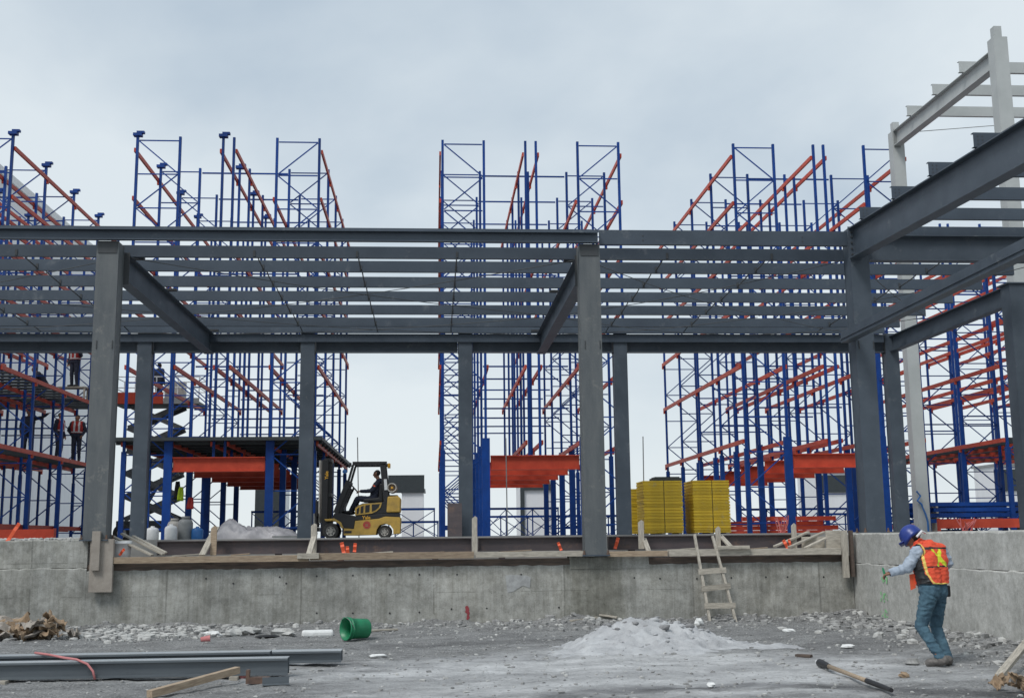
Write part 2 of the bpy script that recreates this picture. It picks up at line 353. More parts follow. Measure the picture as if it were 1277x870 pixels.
def ground_mat():
    m = bpy.data.materials.new('dusty gravel'); m.use_nodes = True; t = m.node_tree; b = t.nodes['Principled BSDF']
    b.inputs['Roughness'].default_value = 0.95; b.inputs['Specular IOR Level'].default_value = 0.2
    g = t.nodes.new('ShaderNodeNewGeometry')
    def noise(scale, stretch=(1, 1, 1), detail=8, rough=0.65):
        mp = t.nodes.new('ShaderNodeMapping'); mp.inputs['Scale'].default_value = stretch; t.links.new(g.outputs['Position'], mp.inputs[0])
        n = t.nodes.new('ShaderNodeTexNoise'); n.inputs['Scale'].default_value = scale; n.inputs['Detail'].default_value = detail; n.inputs['Roughness'].default_value = rough
        t.links.new(mp.outputs[0], n.inputs['Vector']); return n.outputs['Fac']
    def ramp(f, p0, p1, c0, c1):
        r = t.nodes.new('ShaderNodeValToRGB'); t.links.new(f, r.inputs[0]); r.color_ramp.elements[0].position = p0; r.color_ramp.elements[1].position = p1
        r.color_ramp.elements[0].color = (*c0, 1); r.color_ramp.elements[1].color = (*c1, 1); return r.outputs[0]
    def mix(f, a, bb, mode='MIX'):
        x = t.nodes.new('ShaderNodeMix'); x.data_type = 'RGBA'; x.blend_type = mode
        if isinstance(f, float): x.inputs[0].default_value = f
        else: t.links.new(f, x.inputs[0])
        for i, q in ((6, a), (7, bb)):
            if isinstance(q, tuple): x.inputs[i].default_value = (*q, 1)
            else: t.links.new(q, x.inputs[i])
        return x.outputs[2]
    def math_(op, a, bb):
        n = t.nodes.new('ShaderNodeMath'); n.operation = op; n.use_clamp = False
        for i, q in enumerate((a, bb)):
            if isinstance(q, float): n.inputs[i].default_value = q
            else: t.links.new(q, n.inputs[i])
        return n.outputs[0]
    coarse = ramp(noise(34, detail=4, rough=0.8), 0.36, 0.66, (0.145, 0.147, 0.149), (0.375, 0.376, 0.37))
    dust = ramp(noise(20, detail=5), 0.3, 0.7, (0.47, 0.475, 0.48), (0.60, 0.605, 0.605))
    sep = t.nodes.new('ShaderNodeSeparateXYZ'); t.links.new(g.outputs['Position'], sep.inputs[0])
    # mortar dust trodden out in front of the sand heap
    dx = math_('MULTIPLY', math_('SUBTRACT', sep.outputs[0], 2.2), 0.27); dy = math_('MULTIPLY', math_('SUBTRACT', sep.outputs[1], 14.6), 0.42)
    rr = math_('SQRT', math_('ADD', math_('MULTIPLY', dx, dx), math_('MULTIPLY', dy, dy)), 0.0)
    prox = math_('SUBTRACT', 1.0, rr)
    f1 = math_('ADD', math_('MULTIPLY', noise(0.55, (0.6, 1.6, 1), 7, 0.7), 1.0), math_('MULTIPLY', prox, 0.36))
    f1 = math_('ADD', f1, math_('MULTIPLY', math_('SUBTRACT', 15.8, sep.outputs[1]), 0.034))
    base = mix(ramp(f1, 0.42, 0.66, (0, 0, 0), (1, 1, 1)), coarse, dust)
    spots = ramp(noise(1.7, (0.7, 1.3, 1), 9, 0.72), 0.36, 0.6, (0.66, 0.66, 0.665), (1.1, 1.1, 1.1))
    c = mix(1.0, base, spots, 'MULTIPLY')
    v = t.nodes.new('ShaderNodeTexVoronoi'); v.inputs['Scale'].default_value = 17; t.links.new(g.outputs['Position'], v.inputs['Vector'])
    bright = t.nodes.new('ShaderNodeSeparateColor'); t.links.new(v.outputs['Color'], bright.inputs[0])
    isst = math_('MULTIPLY', math_('GREATER_THAN', bright.outputs[0], 0.8), math_('LESS_THAN', v.outputs['Distance'], 0.33))
    c = mix(math_('MULTIPLY', isst, 0.7), c, mix(bright.outputs[1], (0.16, 0.16, 0.165), (0.42, 0.42, 0.41)))
    ad = t.nodes.new('ShaderNodeAttribute'); ad.attribute_name = 'damp'
    c = mix(ad.outputs['Fac'], c, mix(1.0, c, (0.42, 0.42, 0.43), 'MULTIPLY'))
    t.links.new(c, b.inputs['Base Color'])
    bp = t.nodes.new('ShaderNodeBump'); bp.inputs['Strength'].default_value = 0.9; bp.inputs['Distance'].default_value = 0.035
    h = math_('ADD', noise(22, detail=6, rough=0.75), math_('MULTIPLY', isst, 0.25))
    t.links.new(h, bp.inputs['Height']); t.links.new(bp.outputs[0], b.inputs['Normal'])
    return m
M['ground'] = ground_mat()
g = MB(); g.v = gv; g.f = gf; g.mi = [0]*len(gf)
go = g.build('ground', 'ground', smooth=True); tag(go, kind='structure')
# damp wheel tracks and trodden mortar dust: marks with shapes of their own, kept as ground attributes
TR = [([onz(*p) for p in ((700, 868), (790, 860), (900, 856), (1010, 857), (1130, 862), (1277, 868))], 0.26, 1.0),
      ([onz(*p) for p in ((380, 862), (560, 846), (700, 842), (860, 838), (1010, 822), (1140, 800))], 0.4, 0.4),
      ([onz(*p) for p in ((430, 835), (560, 822), (680, 818))], 0.45, 0.5), ([onz(*p) for p in ((900, 812), (1010, 806), (1120, 795), (1180, 782))], 0.3, 0.45),
      ([onz(*p) for p in ((480, 806), (620, 800), (700, 797))], 0.3, 0.5)]
def segd(x, y, a, b):
    dx, dy = b.x-a.x, b.y-a.y; t_ = max(0, min(1, ((x-a.x)*dx+(y-a.y)*dy)/(dx*dx+dy*dy))); return math.hypot(x-a.x-t_*dx, y-a.y-t_*dy)
at_d = go.data.attributes.new('damp', 'FLOAT', 'POINT'); vals = []
for (x, y, z) in gv:
    v_ = 0.0
    if -9.5 < x < 8.4 and 10 < y < 22.3:
        for pl, wd, st in TR:
            d_ = min(segd(x, y, a, b) for a, b in zip(pl[:-1], pl[1:])) + 0.10*mnoise.noise(Vector((x*2.2, y*2.2, 4)))
            v_ = max(v_, st*max(0, min(1, (wd*1.5-d_)/wd)))
        v_ *= 0.75 + 0.5*mnoise.noise(Vector((x*3, y*3, 7)))
    vals.append(max(0.0, v_))
at_d.data.foreach_set('value', vals)

# slab of the raised building floor: its front edge is the retaining walls
SZ = 1.63
sb = MB().box(-60, 60, 23.2, 120, 0.0, SZ); sb.box(8.4, 60, 2, 23.19, 0.0, 1.58); sb.box(-60, -6.45, 22.3, 23.19, 0.0, SZ)
tag(sb.build('floor_slab', 'slab'), kind='structure')

# retaining walls
WY = 21.87
wl = empty('concrete_wall', (-6.3, WY, 0), label='left concrete wall, higher, with a horizontal pour seam below the left column', cat='wall')
def rough_wall(x0, x1, y0, y1, z0, z1, seed, dx=0.12):
    """box whose front and top edges are slightly irregular"""
    n = max(2, int((x1-x0)/dx)); mb = MB(); rnd = random.Random(seed); vs = []; fs = []
    for i in range(n+1):
        x = x0 + (x1-x0)*i/n; jt = rnd.uniform(-0.012, 0.012); jy = 0.004*math.sin(x*2.1+seed)
        vs += [(x, y0+jy, z0), (x, y0+jy, z1-0.02+jt), (x, y0+jy+0.015, z1+jt), (x, y1, z1+jt), (x, y1, z0)]
    for i in range(n):
        for k in range(4): fs.append((i*5+k, (i+1)*5+k, (i+1)*5+k+1, i*5+k+1))
    fs.append((0, 1, 2, 3, 4)); fs.append(tuple(reversed(range(n*5, n*5+5))))
    return mb.add(vs, fs)
def child(o, p):
    o.parent = p; o.matrix_parent_inverse = p.matrix_world.inverted() if False else Matrix.Translation(-Vector(p.location)); return o
child(rough_wall(-40, -6.33, WY, 22.29, -0.2, 1.13, 1).build('lower_pour', 'conc'), wl)
child(rough_wall(-40, -6.33, WY+0.012, 22.28, 1.134, 1.64, 2).build('upper_pour', 'conc'), wl)
wc = empty('concrete_wall', (0, WY, 0), label='long middle concrete wall with rows of tie holes, under the timber edge boards', cat='wall')
child(rough_wall(-6.328, 7.98, WY, 22.6, -0.2, 1.075, 3).build('wall_face', 'conc'), wc)
child(MB().box(-6.32, 7.97, WY+0.025, 23.19, 1.0, 1.19).build('ledge', 'wood_dark'), wc)  # dark timber tone also paints the shadow line beneath the edge boards
child(rough_wall(2.55, 4.05, WY-0.012, 22.3, 1.0, 1.235, 4).build('column_pad', 'conc'), wc)
for px, py in [(257,721),(349,719),(395,718),(440,717),(486,716),(523,716),(291,727),(357,727),(395,764),(440,764),(486,764),(523,763),(563,759),(607,758),(697,757),(791,720),(823,721),(869,721),(912,720),(955,719),(982,719),(1027,719),(570,716),(650,716)]:
    p = at(px, py, WY - 0.001)
    child(MB().lathe([(0.017, 0), (0.015, 0.004)], 10, (p.x, WY-0.007, p.z), (0, 1, 0)).build('tie_hole', 'black'), wc)
def spray(px0, py0, px1, py1, wpx, Y, name, m, parent, seed):
    rnd = random.Random(seed); mb = MB(); n = 9
    for i in range(n):
        f = i/(n-1); p = at(px0+(px1-px0)*f + rnd.uniform(-1, 1), py0+(py1-py0)*f, Y)
        r = wpx/2*Y/F*rnd.uniform(0.5, 1.1); mb.lathe([(r, 0), (r*0.9, 0.001)], 9, (p.x, Y-0.0015*i/n, p.z), (0, -1, 0))
    return child(mb.build(name, m), parent)
spray(582, 757, 584, 771, 4.5, WY-0.008, 'paint_mark', 'redpaint', wc, 5)
p0, p1 = at(630, 717, WY), at(662, 738, WY)
rp = MB(); rp.prism([(p0.x, p0.z), (p0.x+0.13, p0.z+0.01), (p1.x-0.05, p0.z-0.01), (p1.x, p0.z-0.05), (p1.x-0.02, p1.z+0.08), (p1.x-0.15, p1.z+0.13), (p0.x+0.15, p1.z+0.02), (p0.x+0.04, p1.z)], WY-0.0075, WY+0.01)
M['patch'] = mat('pale mortar skim', (0.40, 0.41, 0.41), (0.30, 0.305, 0.305), rough=0.9, scale=7, contrast=(0.4, 0.6))
child(rp.build('mortar_patch', 'patch'), wc)

wr = empty('concrete_wall', (8.0, 18, 0), label='pale right concrete wall running towards the viewer beside the worker', cat='wall')
def rough_wall_y(x0, x1, y0, y1, z0, z1, seed):
    n = int((y1-y0)/0.12); mb = MB(); rnd = random.Random(seed); vs = []; fs = []
    for i in range(n+1):
        y = y0 + (y1-y0)*i/n; jt = rnd.uniform(-0.012, 0.012); jx = 0.004*math.sin(y*2.3+seed)
        vs += [(x0+jx, y, z0), (x0+jx, y, z1-0.02+jt), (x0+jx+0.015, y, z1+jt), (x1, y, z1+jt), (x1, y, z0)]
    for i in range(n):
        for k in range(4): fs.append((i*5+k, i*5+k+1, (i+1)*5+k+1, (i+1)*5+k))
    fs.append((4, 3, 2, 1, 0)); fs.append(tuple(range(n*5, n*5+5)))
    return mb.add(vs, fs)
child(rough_wall_y(7.99, 8.395, 4, 23.1, -0.2, 1.05, 7).build('lower_pour', 'conc_right'), wr)
child(rough_wall_y(8.003, 8.39, 4, 23.1, 1.054, 1.60, 8).build('upper_pour', 'conc_right'), wr)
for k, (a, b, wd) in enumerate([(717, 726, 6), (739, 750, 7), (761, 776, 7)]):
    mb = MB(); rnd = random.Random(k)
    for i in range(15):
        px = 1102 + rnd.uniform(-wd/2, wd/2) + (i % 3 - 1)*1.2; py = a + (b-a)*i/15
        r = M3.T @ np.array([px - CX, CY - py, F]); q = r*(7.98/r[0]); rad = rnd.uniform(0.012, 0.034)
        mb.lathe([(rad, 0), (rad*0.9, 0.001)], 8, (7.9835-0.0004*i, q[1], q[2]+EYE), (-1, 0, 0))
    child(mb.build('paint_mark', 'greenpaint'), wr)

# ------------------------------------------------------------------ main steel frame
sf = empty('steel_frame_building', (3.03, 21.87, 1.2), label='dark slate steel building frame of columns, rafters and roof purlins', cat='steel frame')
def part(mb, name, m, p=None, **k): return child(mb.build(name, m, **k), p or sf)
COLF = [(-15.4, 1.64), (-6.18, 1.62), (3.03, 1.24), (8.43, 1.6)]
for i, (x, z0) in enumerate(COLF):
    hw = 0.205 if i != 3 else 0.185
    mb = MB()
    y0, y1 = WY - 0.16, WY + 0.24
    top = 7.62 if i == 3 else 7.235
    # boxed column: two flanges and two webs set in a little
    mb.box(x-hw, x+hw, y0, y0+0.016, z0, top); mb.box(x-hw, x+hw, y1-0.016, y1, z0, top)
    mb.box(x-hw+0.012, x-hw+0.024, y0+0.016, y1-0.016, z0, top); mb.box(x+hw-0.024, x+hw-0.012, y0+0.016, y1-0.016, z0, top)
    c = part(mb, 'column', 'steel_front' if i != 3 else 'steel')
    part(MB().box(x-hw-0.05, x+hw+0.05, y0-0.04, y1+0.05, z0-0.004, z0+0.022), 'base_plate', 'steel')
    if i < 3: part(MB().box(x-hw+0.03, x+hw-0.03, y0-0.014, y0-0.002, 7.0, 7.232), 'cap_plate', 'bolt')
    for dx in (-0.13, 0.16):
        part(MB().box(x+dx, x+dx+0.016, y0-0.012, y0-0.001, 5.16, 5.32), 'weld_tab', 'bolt')
BX = [-16.2, -11.95, -7.7, -3.39, 0.85, 5.1, 12.74]; BY = 31.0
for x in BX:
    hw = 0.185; t_ = 0.016
    mb = MB(); mb.box(x-hw, x+hw, BY-0.15, BY-0.134, SZ, 7.12); mb.box(x-hw, x+hw, BY+0.134, BY+0.15, SZ, 7.12); mb.box(x-0.17, x-0.15, BY-0.134, BY+0.134, SZ, 7.12); mb.box(x+0.15, x+0.17, BY-0.134, BY+0.134, SZ, 7.12)
    part(mb, 'column', 'steel')
    part(MB().box(x-0.25, x+0.25, BY-0.2, BY+0.2, SZ-0.004, SZ+0.02), 'base_plate', 'steel')
for x0, x1 in zip(BX[:-1], BX[1:]):
    part(MB().ibeam((x0+0.21, BY, 7.07), (x1-0.21, BY, 7.07), 0.47, 0.22), 'girder', 'steel')
    mb = MB()
    for s, xx in ((1, x0+0.188), (-1, x1-0.202)):
        part(MB().box(xx, xx+0.014, BY-0.14, BY+0.14, 6.58, 7.09), 'end_plate', 'bolt')
RT = 7.08
for x in (-15.4, -6.0, 2.92):
    part(MB().ibeam((x, WY+0.25, RT), (x, BY-0.12, RT), 0.54, 0.24, 0.02), 'rafter', 'steel')
    for yy in (22.5, 25.4, 30.4):
        part(MB().box(x-0.30, x+0.30, yy, yy+0.12, RT+0.001, RT+0.05), 'cleat', 'bolt')
for x in (-6.0, 2.92):
    ep = MB().box(x-0.13, x+0.13, WY+0.245, WY+0.262, RT-0.60, RT+0.03)
    part(ep, 'end_plate', 'bolt')
for x, z0 in COLF:
    for dx in (-0.225, 0.225):
        for dy in (-0.17, 0.26):
            part(MB().lathe([(0.028, 0), (0.028, 0.03), (0.016, 0.031), (0.016, 0.08)], 8, (x+dx, WY+dy, z0+0.022)), 'anchor_bolt', 'rust')
# purlins
PY = [22.36, 23.55, 25.02, 26.52, 28.1, 29.75]
for y in PY:
    for xa, xb in ((-16.5, 2.9), (2.93, 12.55)):
        part(MB().chan(xa, xb, y, RT+0.012, RT+0.245, 0.085, 0.008), 'purlin', 'purlin')
part(MB().chan(-16.5, 12.5, BY-0.28, RT+0.015, RT+0.265, 0.085, 0.008), 'purlin', 'purlin')
part(MB().chan(-16.5, 12.5, BY-0.20, RT-0.22, RT+0.0, 0.06, 0.008), 'purlin', 'purlin')
# eave channels on the column heads
mb = MB(); mb.box(-16.5, 3.2, 21.70, 21.712, 7.242, 7.495); mb.box(-16.5, 3.2, 21.60, 21.699, 7.485, 7.497); mb.box(-16.5, 3.2, 21.60, 21.699, 7.242, 7.254); mb.box(-16.5, 3.2, 21.60, 21.606, 7.435, 7.484)
part(mb, 'eave_channel', 'purlin')
part(MB().chan(3.23, 8.22, 21.75, 7.245, 7.535, 0.09, 0.01), 'eave_channel', 'purlin')
for x in (4.1, 7.3):
    for z in (7.33, 7.42): part(MB().lathe([(0.014, 0), (0.014, 0.006)], 8, (x, 21.749, z), (0, -1, 0)), 'bolt_head', 'bolt')
# flange rods that tie the purlins, and their cleats
for X in (-12.6, -10.4, -8.1, -3.53, -1.52, 0.46, 4.7, 6.85, 10.6):
    mb = MB(); allp = PY + [BY-0.28]
    for a, b in zip(allp[:-1], allp[1:]):
        mb.tube([(X, a+0.01, RT+0.20), (X, (a+b)/2, RT+0.10), (X, b, RT+0.06)], 0.014, 6)
        mb.box(X-0.022, X+0.022, a-0.012, a-0.001, RT+0.03, RT+0.15)
    part(mb, 'sag_rod', 'bolt')
for (xa, xb) in ((-15.3, -6.1), (-5.9, 2.8), (3.05, 8.2), (8.6, 12.5)):
    for ya, yb in ((22.3, 28.0), (28.2, 30.7)):
        for a, b in ((ya, yb), (yb, ya)):
            n = 10; pts = [(xa+(xb-xa)*i/n, a+(b-a)*i/n, RT-0.03-0.10*math.sin(math.pi*i/n)) for i in range(n+1)]
            part(MB().tube(pts, 0.009, 5), 'brace_cable', 'bolt')
# right wing that comes towards the viewer
def wing_z(y): return 7.60 - (21.8 - y)*0.046
XB = 8.34
mb = MB(); mb.ibeam((XB, 21.68, wing_z(21.68)), (XB, 9.0, wing_z(9.0)), 0.62, 0.24, 0.022)
part(mb, 'rafter', 'steel')
mb = MB(); mb.box(XB-0.13, XB+0.13, 21.685, 21.70, 6.95, 7.62)
part(mb, 'end_plate', 'steel')
for z in (7.05, 7.17, 7.29, 7.41, 7.5):
    part(MB().lathe([(0.02, 0), (0.02, 0.02)], 8, (XB-0.07, 21.684, z), (0, -1, 0)), 'bolt_head', 'bolt')
part(MB().box(XB-0.2, XB+0.2, 8.6, 9.0, 1.58, 7.0), 'column', 'steel')
for y in (20.9, 19.35, 17.8, 16.2, 13.0, 11.4):
    z = wing_z(y) + 0.004
    part(MB().chan(8.17, 16.5, y, z, z+0.23, 0.08, 0.008), 'purlin', 'purlin')
    mb = MB()
    for a in (0.05, 0.12):
        for bz in (0.05, 0.11, 0.17): mb.lathe([(0.012, 0), (0.012, 0.004)], 6, (8.19+a, y-0.001, z+bz), (0, -1, 0))
    part(mb, 'bolt_head', 'bolt')
part(MB().ibeam((8.66, WY+0.04, 7.49), (16.5, WY+0.04, 7.49), 0.52, 0.24, 0.02), 'girder', 'steel')
part(MB().chan(8.66, 16.5, WY-0.02, 7.494, 7.68, 0.08, 0.008), 'purlin', 'purlin')
mb = MB(); mb.box(8.02, 8.03, 6, 21.9, 5.31, 5.53); mb.box(8.031, 8.2, 6, 21.9, 5.52, 5.53); mb.box(8.031, 8.2, 6, 21.9, 5.31, 5.32); mb.box(8.0, 8.019, 6, 21.9, 5.375, 5.40)
part(mb, 'wall_girt', 'steel')
part(MB().box(12.9-0.2, 12.9+0.2, 24.1, 24.5, 1.58, 7.02), 'column', 'steel')
part(MB().box(12.9-0.26, 12.9+0.26, 24.06, 24.56, 7.022, 7.05), 'cap_plate', 'steel')
part(MB().ibeam((12.9, 24.52, 7.05), (12.78, BY-0.1, 7.05), 0.44, 0.22, 0.02), 'rafter', 'steel')
part(MB().ibeam((13.12, 24.3, 6.95), (20, 24.3, 6.95), 0.5, 0.2, 0.02), 'girder', 'steel')
part(MB().box(19.8, 20.2, 24.1, 24.5, 1.58, 6.4), 'column', 'steel')
part(MB().box(16.3, 16.7, WY-0.15, WY+0.2, 1.58, 7.0), 'column', 'steel')

# ------------------------------------------------------------------ white steel frame behind the right wing
wf = empty('white_steel_frame', (14.55, 34, SZ), label='tall off-white steel frame rising behind the right wing', cat='steel frame')
for y, top in ((34.0, 14.35), (27.3, 14.45)):
    part(MB().box(14.43, 14.455, y-0.17, y+0.17, SZ, top-0.2).box(14.456, 14.775, y-0.02, y+0.02, SZ, top-0.2).box(14.776, 14.80, y-0.17, y+0.17, SZ, top-0.2).box(14.456, 14.775, y-0.17, y-0.145, SZ, top-0.2), 'column', 'white', wf)
    part(MB().box(14.5, 14.7, y-0.1, y+0.1, top-0.199, top+0.12), 'stub', 'white', wf)
part(MB().ibeam((14.57, 33.81, 14.15), (14.57, 27.49, 13.98), 0.5, 0.24, 0.022), 'rafter', 'white', wf)
part(MB().box(14.47, 14.67, 33.813, 33.825, 13.6, 14.2), 'end_plate', 'grey', wf)
for y in (32.4, 30.6, 28.9):
    z = 14.155 - (33.78-y)*0.027
    part(MB().chan(14.33, 24, y, z, z+0.31, 0.1, 0.01), 'purlin', 'white', wf)
part(MB().tube([(14.6, 33, 13.8), (19, 31, 13.55), (24, 28.5, 13.7)], 0.012, 5), 'brace_cable', 'grey', wf)
part(MB().box(23.8, 24.2, 28, 33.5, SZ, 14.2), 'column', 'white', wf)
pts = [at(x, y, 33.75) for x, y in ((1143,612),(1148,618),(1144,624),(1149,628),(1154,640),(1157,650),(1158,664))]
part(MB().tube(pts, 0.03, 6), 'hose', 'bluep', wf)

# ------------------------------------------------------------------ pallet racks
FY = [0, 3.05, 6.05, 9.1, 11.95]           # frame planes from the front, metres
PX = [0, 1.29, 2.60, 2.93, 4.25, 5.55]     # post lines
H = 12.3                                    # post height above the slab
LEV = [2.82, 5.12, 6.97, 8.67, 10.34, 11.87]
def lacing_mb(x0, x1, y, z0, z1, flip):
    mb = MB(); n = max(1, round((z1-z0)/1.1)); st = (z1-z0)/n; a, b = (x0, x1) if not flip else (x1, x0)
    for i in range(n+1):
        z = z1 - i*st; mb.bar((x0+0.05, y+0.022, z), (x1-0.05, y+0.022, z), 0.026, 0.036)
    for i in range(n):
        za, zb = z1 - i*st - 0.03, z1 - (i+1)*st + 0.03
        p, q = (a, b) if i % 2 == 0 else (b, a)
        mb.bar((p + (0.05 if p < q else -0.05), y-0.02, za), (q - (0.05 if p < q else -0.05), y-0.02, zb), 0.026, 0.036)
    return mb
def make_rack(loc, label, caps=(), nocentre=(), decks=False, heights=None, levels=LEV, bottom=False, girders=True):
    rk = empty('pallet_rack', loc, label=label, cat='pallet rack', group='blue and orange pallet rack bays')
    hs = heights or [H]*5
    for k, y in enumerate(FY):
        h = hs[k]
        for (i, j, flip) in ((0, 1, False), (4, 5, True)):
            inner = 1 if i == 0 else 4; iw = (0.12 if k == 0 else 0.095) if girders else 0.05; outer = 0 if i == 0 else 5
            fr = MB().box(PX[inner]-iw, PX[inner]+iw, y-0.06, y+0.06, 0.02, 2.95 if girders else 2.3).build('upright_frame', 'blue', rk)
            for q in (i, j):
                mb = MB(); wq = 0.038
                if q == outer: mb.box(PX[q]-0.07, PX[q]+0.07, y-0.05, y+0.05, 0.02, 2.6); mb.box(PX[q]-wq, PX[q]+wq, y-0.042, y+0.042, 2.601, h)
                else: mb.box(PX[q]-wq, PX[q]+wq, y-0.042, y+0.042, 2.952 if girders else 2.302, h)
                mb.build('post', 'blue', fr)
                MB().box(PX[q]-0.16, PX[q]+0.16, y-0.12, y+0.12, -0.002, 0.018).build('foot_plate', 'blue', fr)
            lacing_mb(PX[i], PX[j], y, 0.35, h-0.12, flip).build('lacing', 'blue', fr)
            if outer == 5 or 0 not in caps: pass
        for q in (() if k in nocentre else (2, 3)):
            z0 = 2.43 if girders else 0.0
            MB().box(PX[q]-0.037, PX[q]+0.037, y-0.04, y+0.04, z0, h).build('post', 'blue', rk)
        for q in caps:
            if q < 6:
                m = MB(); m.box(PX[q]-0.13, PX[q]+0.13, y-0.10, y+0.10, h+0.0, h+0.09); m.box(PX[q]-0.03, PX[q]+0.2, y-0.07, y+0.07, h+0.09, h+0.16)
                m.build('head_plate', 'blue', rk)
        if k > 0:
            for z in [zz_ for zz_ in (4.2, 5.6, 7.6, 9.4, h-0.14) if zz_ < h]:
                MB().bar((PX[1]+0.06, y+0.075, z), (PX[4]-0.06, y+0.075, z), 0.035, 0.05).build('cross_tie', 'blue', rk)
        if girders:
            MB().ibeam((PX[1]+0.14, y, 2.425), (PX[4]-0.14, y, 2.425), 0.43, 0.2, 0.025, 0.016).build('bridge_girder', 'orange', rk)
    for q, x in enumerate(PX):
        off = 0.075 if q in (1, 3, 5) else -0.075
        for n, z in enumerate(levels):
            if q not in ((0,1,2,3,4,5), (0,1,2,3,4,5), (0,3,5), (0,3,5), (0,4,5), (0,2,3,5))[n] and not bottom: continue
            k1 = 4
            ya = FY[0]; yb = FY[k1]
            if z > min(hs): ya = FY[3]
            mb = MB(); xx = x + off
            mb.box(xx-0.028, xx+0.028, ya, yb, z-0.065, z+0.065)
            for y in FY:
                if y > ya + 0.01: mb.box(xx-0.030, xx+0.030, y-0.04, y+0.04, z-0.16, z+0.068)
            mb.build('rack_beam', 'orange', rk)
    if bottom:
        for q in (4, 5): 
            xx = PX[q]-0.12; MB().box(xx-0.03, xx+0.03, 0.06, FY[4], 0.42, 0.56).build('rack_beam', 'orange', rk)
        for q in (0, 1):
            xx = PX[q]-0.14; MB().box(xx-0.03, xx+0.03, 0.06, FY[4], 0.16, 0.34).build('rack_beam', 'orange', rk)
    if decks:
        for zd in decks:
            mb = MB(); y = 0.2
            while y < FY[4]:
                mb.box(0.15, PX[5]-0.12, y, y+0.32, zd, zd+0.05); y += 0.75
            mb.build('deck_planks', 'dock', rk)
    return rk
RY = 34.6
make_rack((-9.1, RY, SZ), 'pallet rack behind the forklift, with capped posts and a dark deck above its orange girders', caps=(0, 2))
make_rack((0.27, RY, SZ), 'middle pallet rack behind the central column, its orange girders bridging an open tunnel')
make_rack((9.52, RY, SZ), 'pallet rack behind the yellow panel stacks, full height, left of the white column')
make_rack((-18.39, RY, SZ), 'leftmost pallet rack with decks where red-vested workers stand', caps=(5, 3), decks=(2.88, 5.2), bottom=True, girders=False)
make_rack((17.75, RY, SZ), 'rightmost pallet rack beyond the white column, its front bays still lower', heights=[9.0, 9.0, 9.0, H, H], bottom=True, girders=False, decks=(2.86,), nocentre=(0, 1, 2))
dk = MB().box(-9.1-0.35, -3.3, RY-0.3, RY+12.2, SZ+2.9, SZ+3.0)  # near-black colour stands in for the unlit underside of the deck
for i in range(12): dk.box(-9.1-0.3, -3.35, RY+0.2+i, RY+0.3+i, SZ+2.82, SZ+2.899)
tag(dk.build('rack_deck', 'dock'), 'dark walkway deck laid on the rack above the forklift mast', 'deck')

# blue frames lying on their edge on the slab, beyond and between the racks
def lying_frame(x0, x1, y, hgt, label, z=SZ):
    o = empty('lattice_truss', ((x0+x1)/2, y, z), label=label, cat='rack frame', group='blue rack frames laid on edge')
    L = (x1-x0)/2
    MB().box(-L, L, -0.05, 0.05, 0.0, 0.1).build('chord', 'blue', o); MB().box(-L, L, -0.05, 0.05, hgt-0.09, hgt).build('chord', 'blue', o)
    mb = MB(); n = max(1, round((x1-x0)/1.2)); st = 2*L/n
    for i in range(n+1):
        x = min(L-0.03, max(-L+0.03, -L+i*st)); mb.bar((x, 0, 0.1), (x, 0, hgt-0.09), 0.05, 0.05)
    for i in range(n):
        a, b = -L+i*st, -L+(i+1)*st
        mb.bar((a+0.03, -0.03, 0.12), (b-0.03, -0.03, hgt-0.1), 0.04, 0.03); mb.bar((a+0.03, 0.03, hgt-0.1), (b-0.03, 0.03, 0.12), 0.04, 0.03)
    mb.build('lacing', 'blue', o)
    return o
lying_frame(-1.6, 0.05, 47.6, 1.25, 'blue rack frame on edge right behind the forklift')
lying_frame(-1.9, 0.2, 48.8, 0.75, 'lower blue rack frame behind the one by the forklift')
lying_frame(1.9, 5.2, 48.2, 1.25, 'blue rack frame on edge at the far end of the middle tunnel')
lying_frame(1.7, 6.3, 49.6, 0.95, 'lower blue rack frame beyond the middle tunnel')
lying_frame(4.9, 8.3, 47.5, 0.9, 'blue rack frame on edge between the central column and the yellow stacks')
lying_frame(12.6, 24, 47.3, 1.1, 'long blue rack frame on edge behind the white column')
lying_frame(16.2, 26, 48.3, 0.9, 'long low blue rack frame at the far right')
lying_frame(15.6, 17.5, 36.5, 0.8, 'short blue rack frame on edge right of the white column')
lying_frame(-7.4, -5.0, 47.8, 1.2, 'blue rack frame on edge behind the silver tarp')
# bundled blue posts waiting on the slab at the right
for i in range(24):
    k, r_ = i % 6, i // 6
    x0 = 14.9 + 0.15*((i*7) % 5); y = 35.2 + 0.2*k
    o = MB().box(-4.5, 4.5, -0.05, 0.05, 0, 0.12).box(-4.5, -4.48, -0.09, 0.09, 0, 0.121).build('rack_upright', 'blue') if i == 0 else o0.copy()
    if i == 0: o0 = o
    else: C.objects.link(o)
    o.location = (x0 + 4.5, y, SZ + 0.3 + r_*0.17)
    tag(o, 'long blue rack upright lying in the pile at far right', 'rack upright', 'blue uprights piled on the slab at far right')
for i, x in enumerate((15.6, 18.6, 21.6)):
    bm_ = MB().box(x-0.06, x+0.06, 35.1, 36.4, SZ, SZ+0.299)
    for r_ in (1, 2, 3): bm_.box(x-0.03, x+0.03, 35.1, 36.4, SZ+0.3+r_*0.17-0.048, SZ+0.3+r_*0.17-0.002)
    tag(bm_.build('bearer', 'wood_grey'), ['timber bearers under the left end of the blue upright pile', 'timber bearers under the middle of the blue upright pile', 'timber bearers under the right end of the blue upright pile'][i], 'bearer')
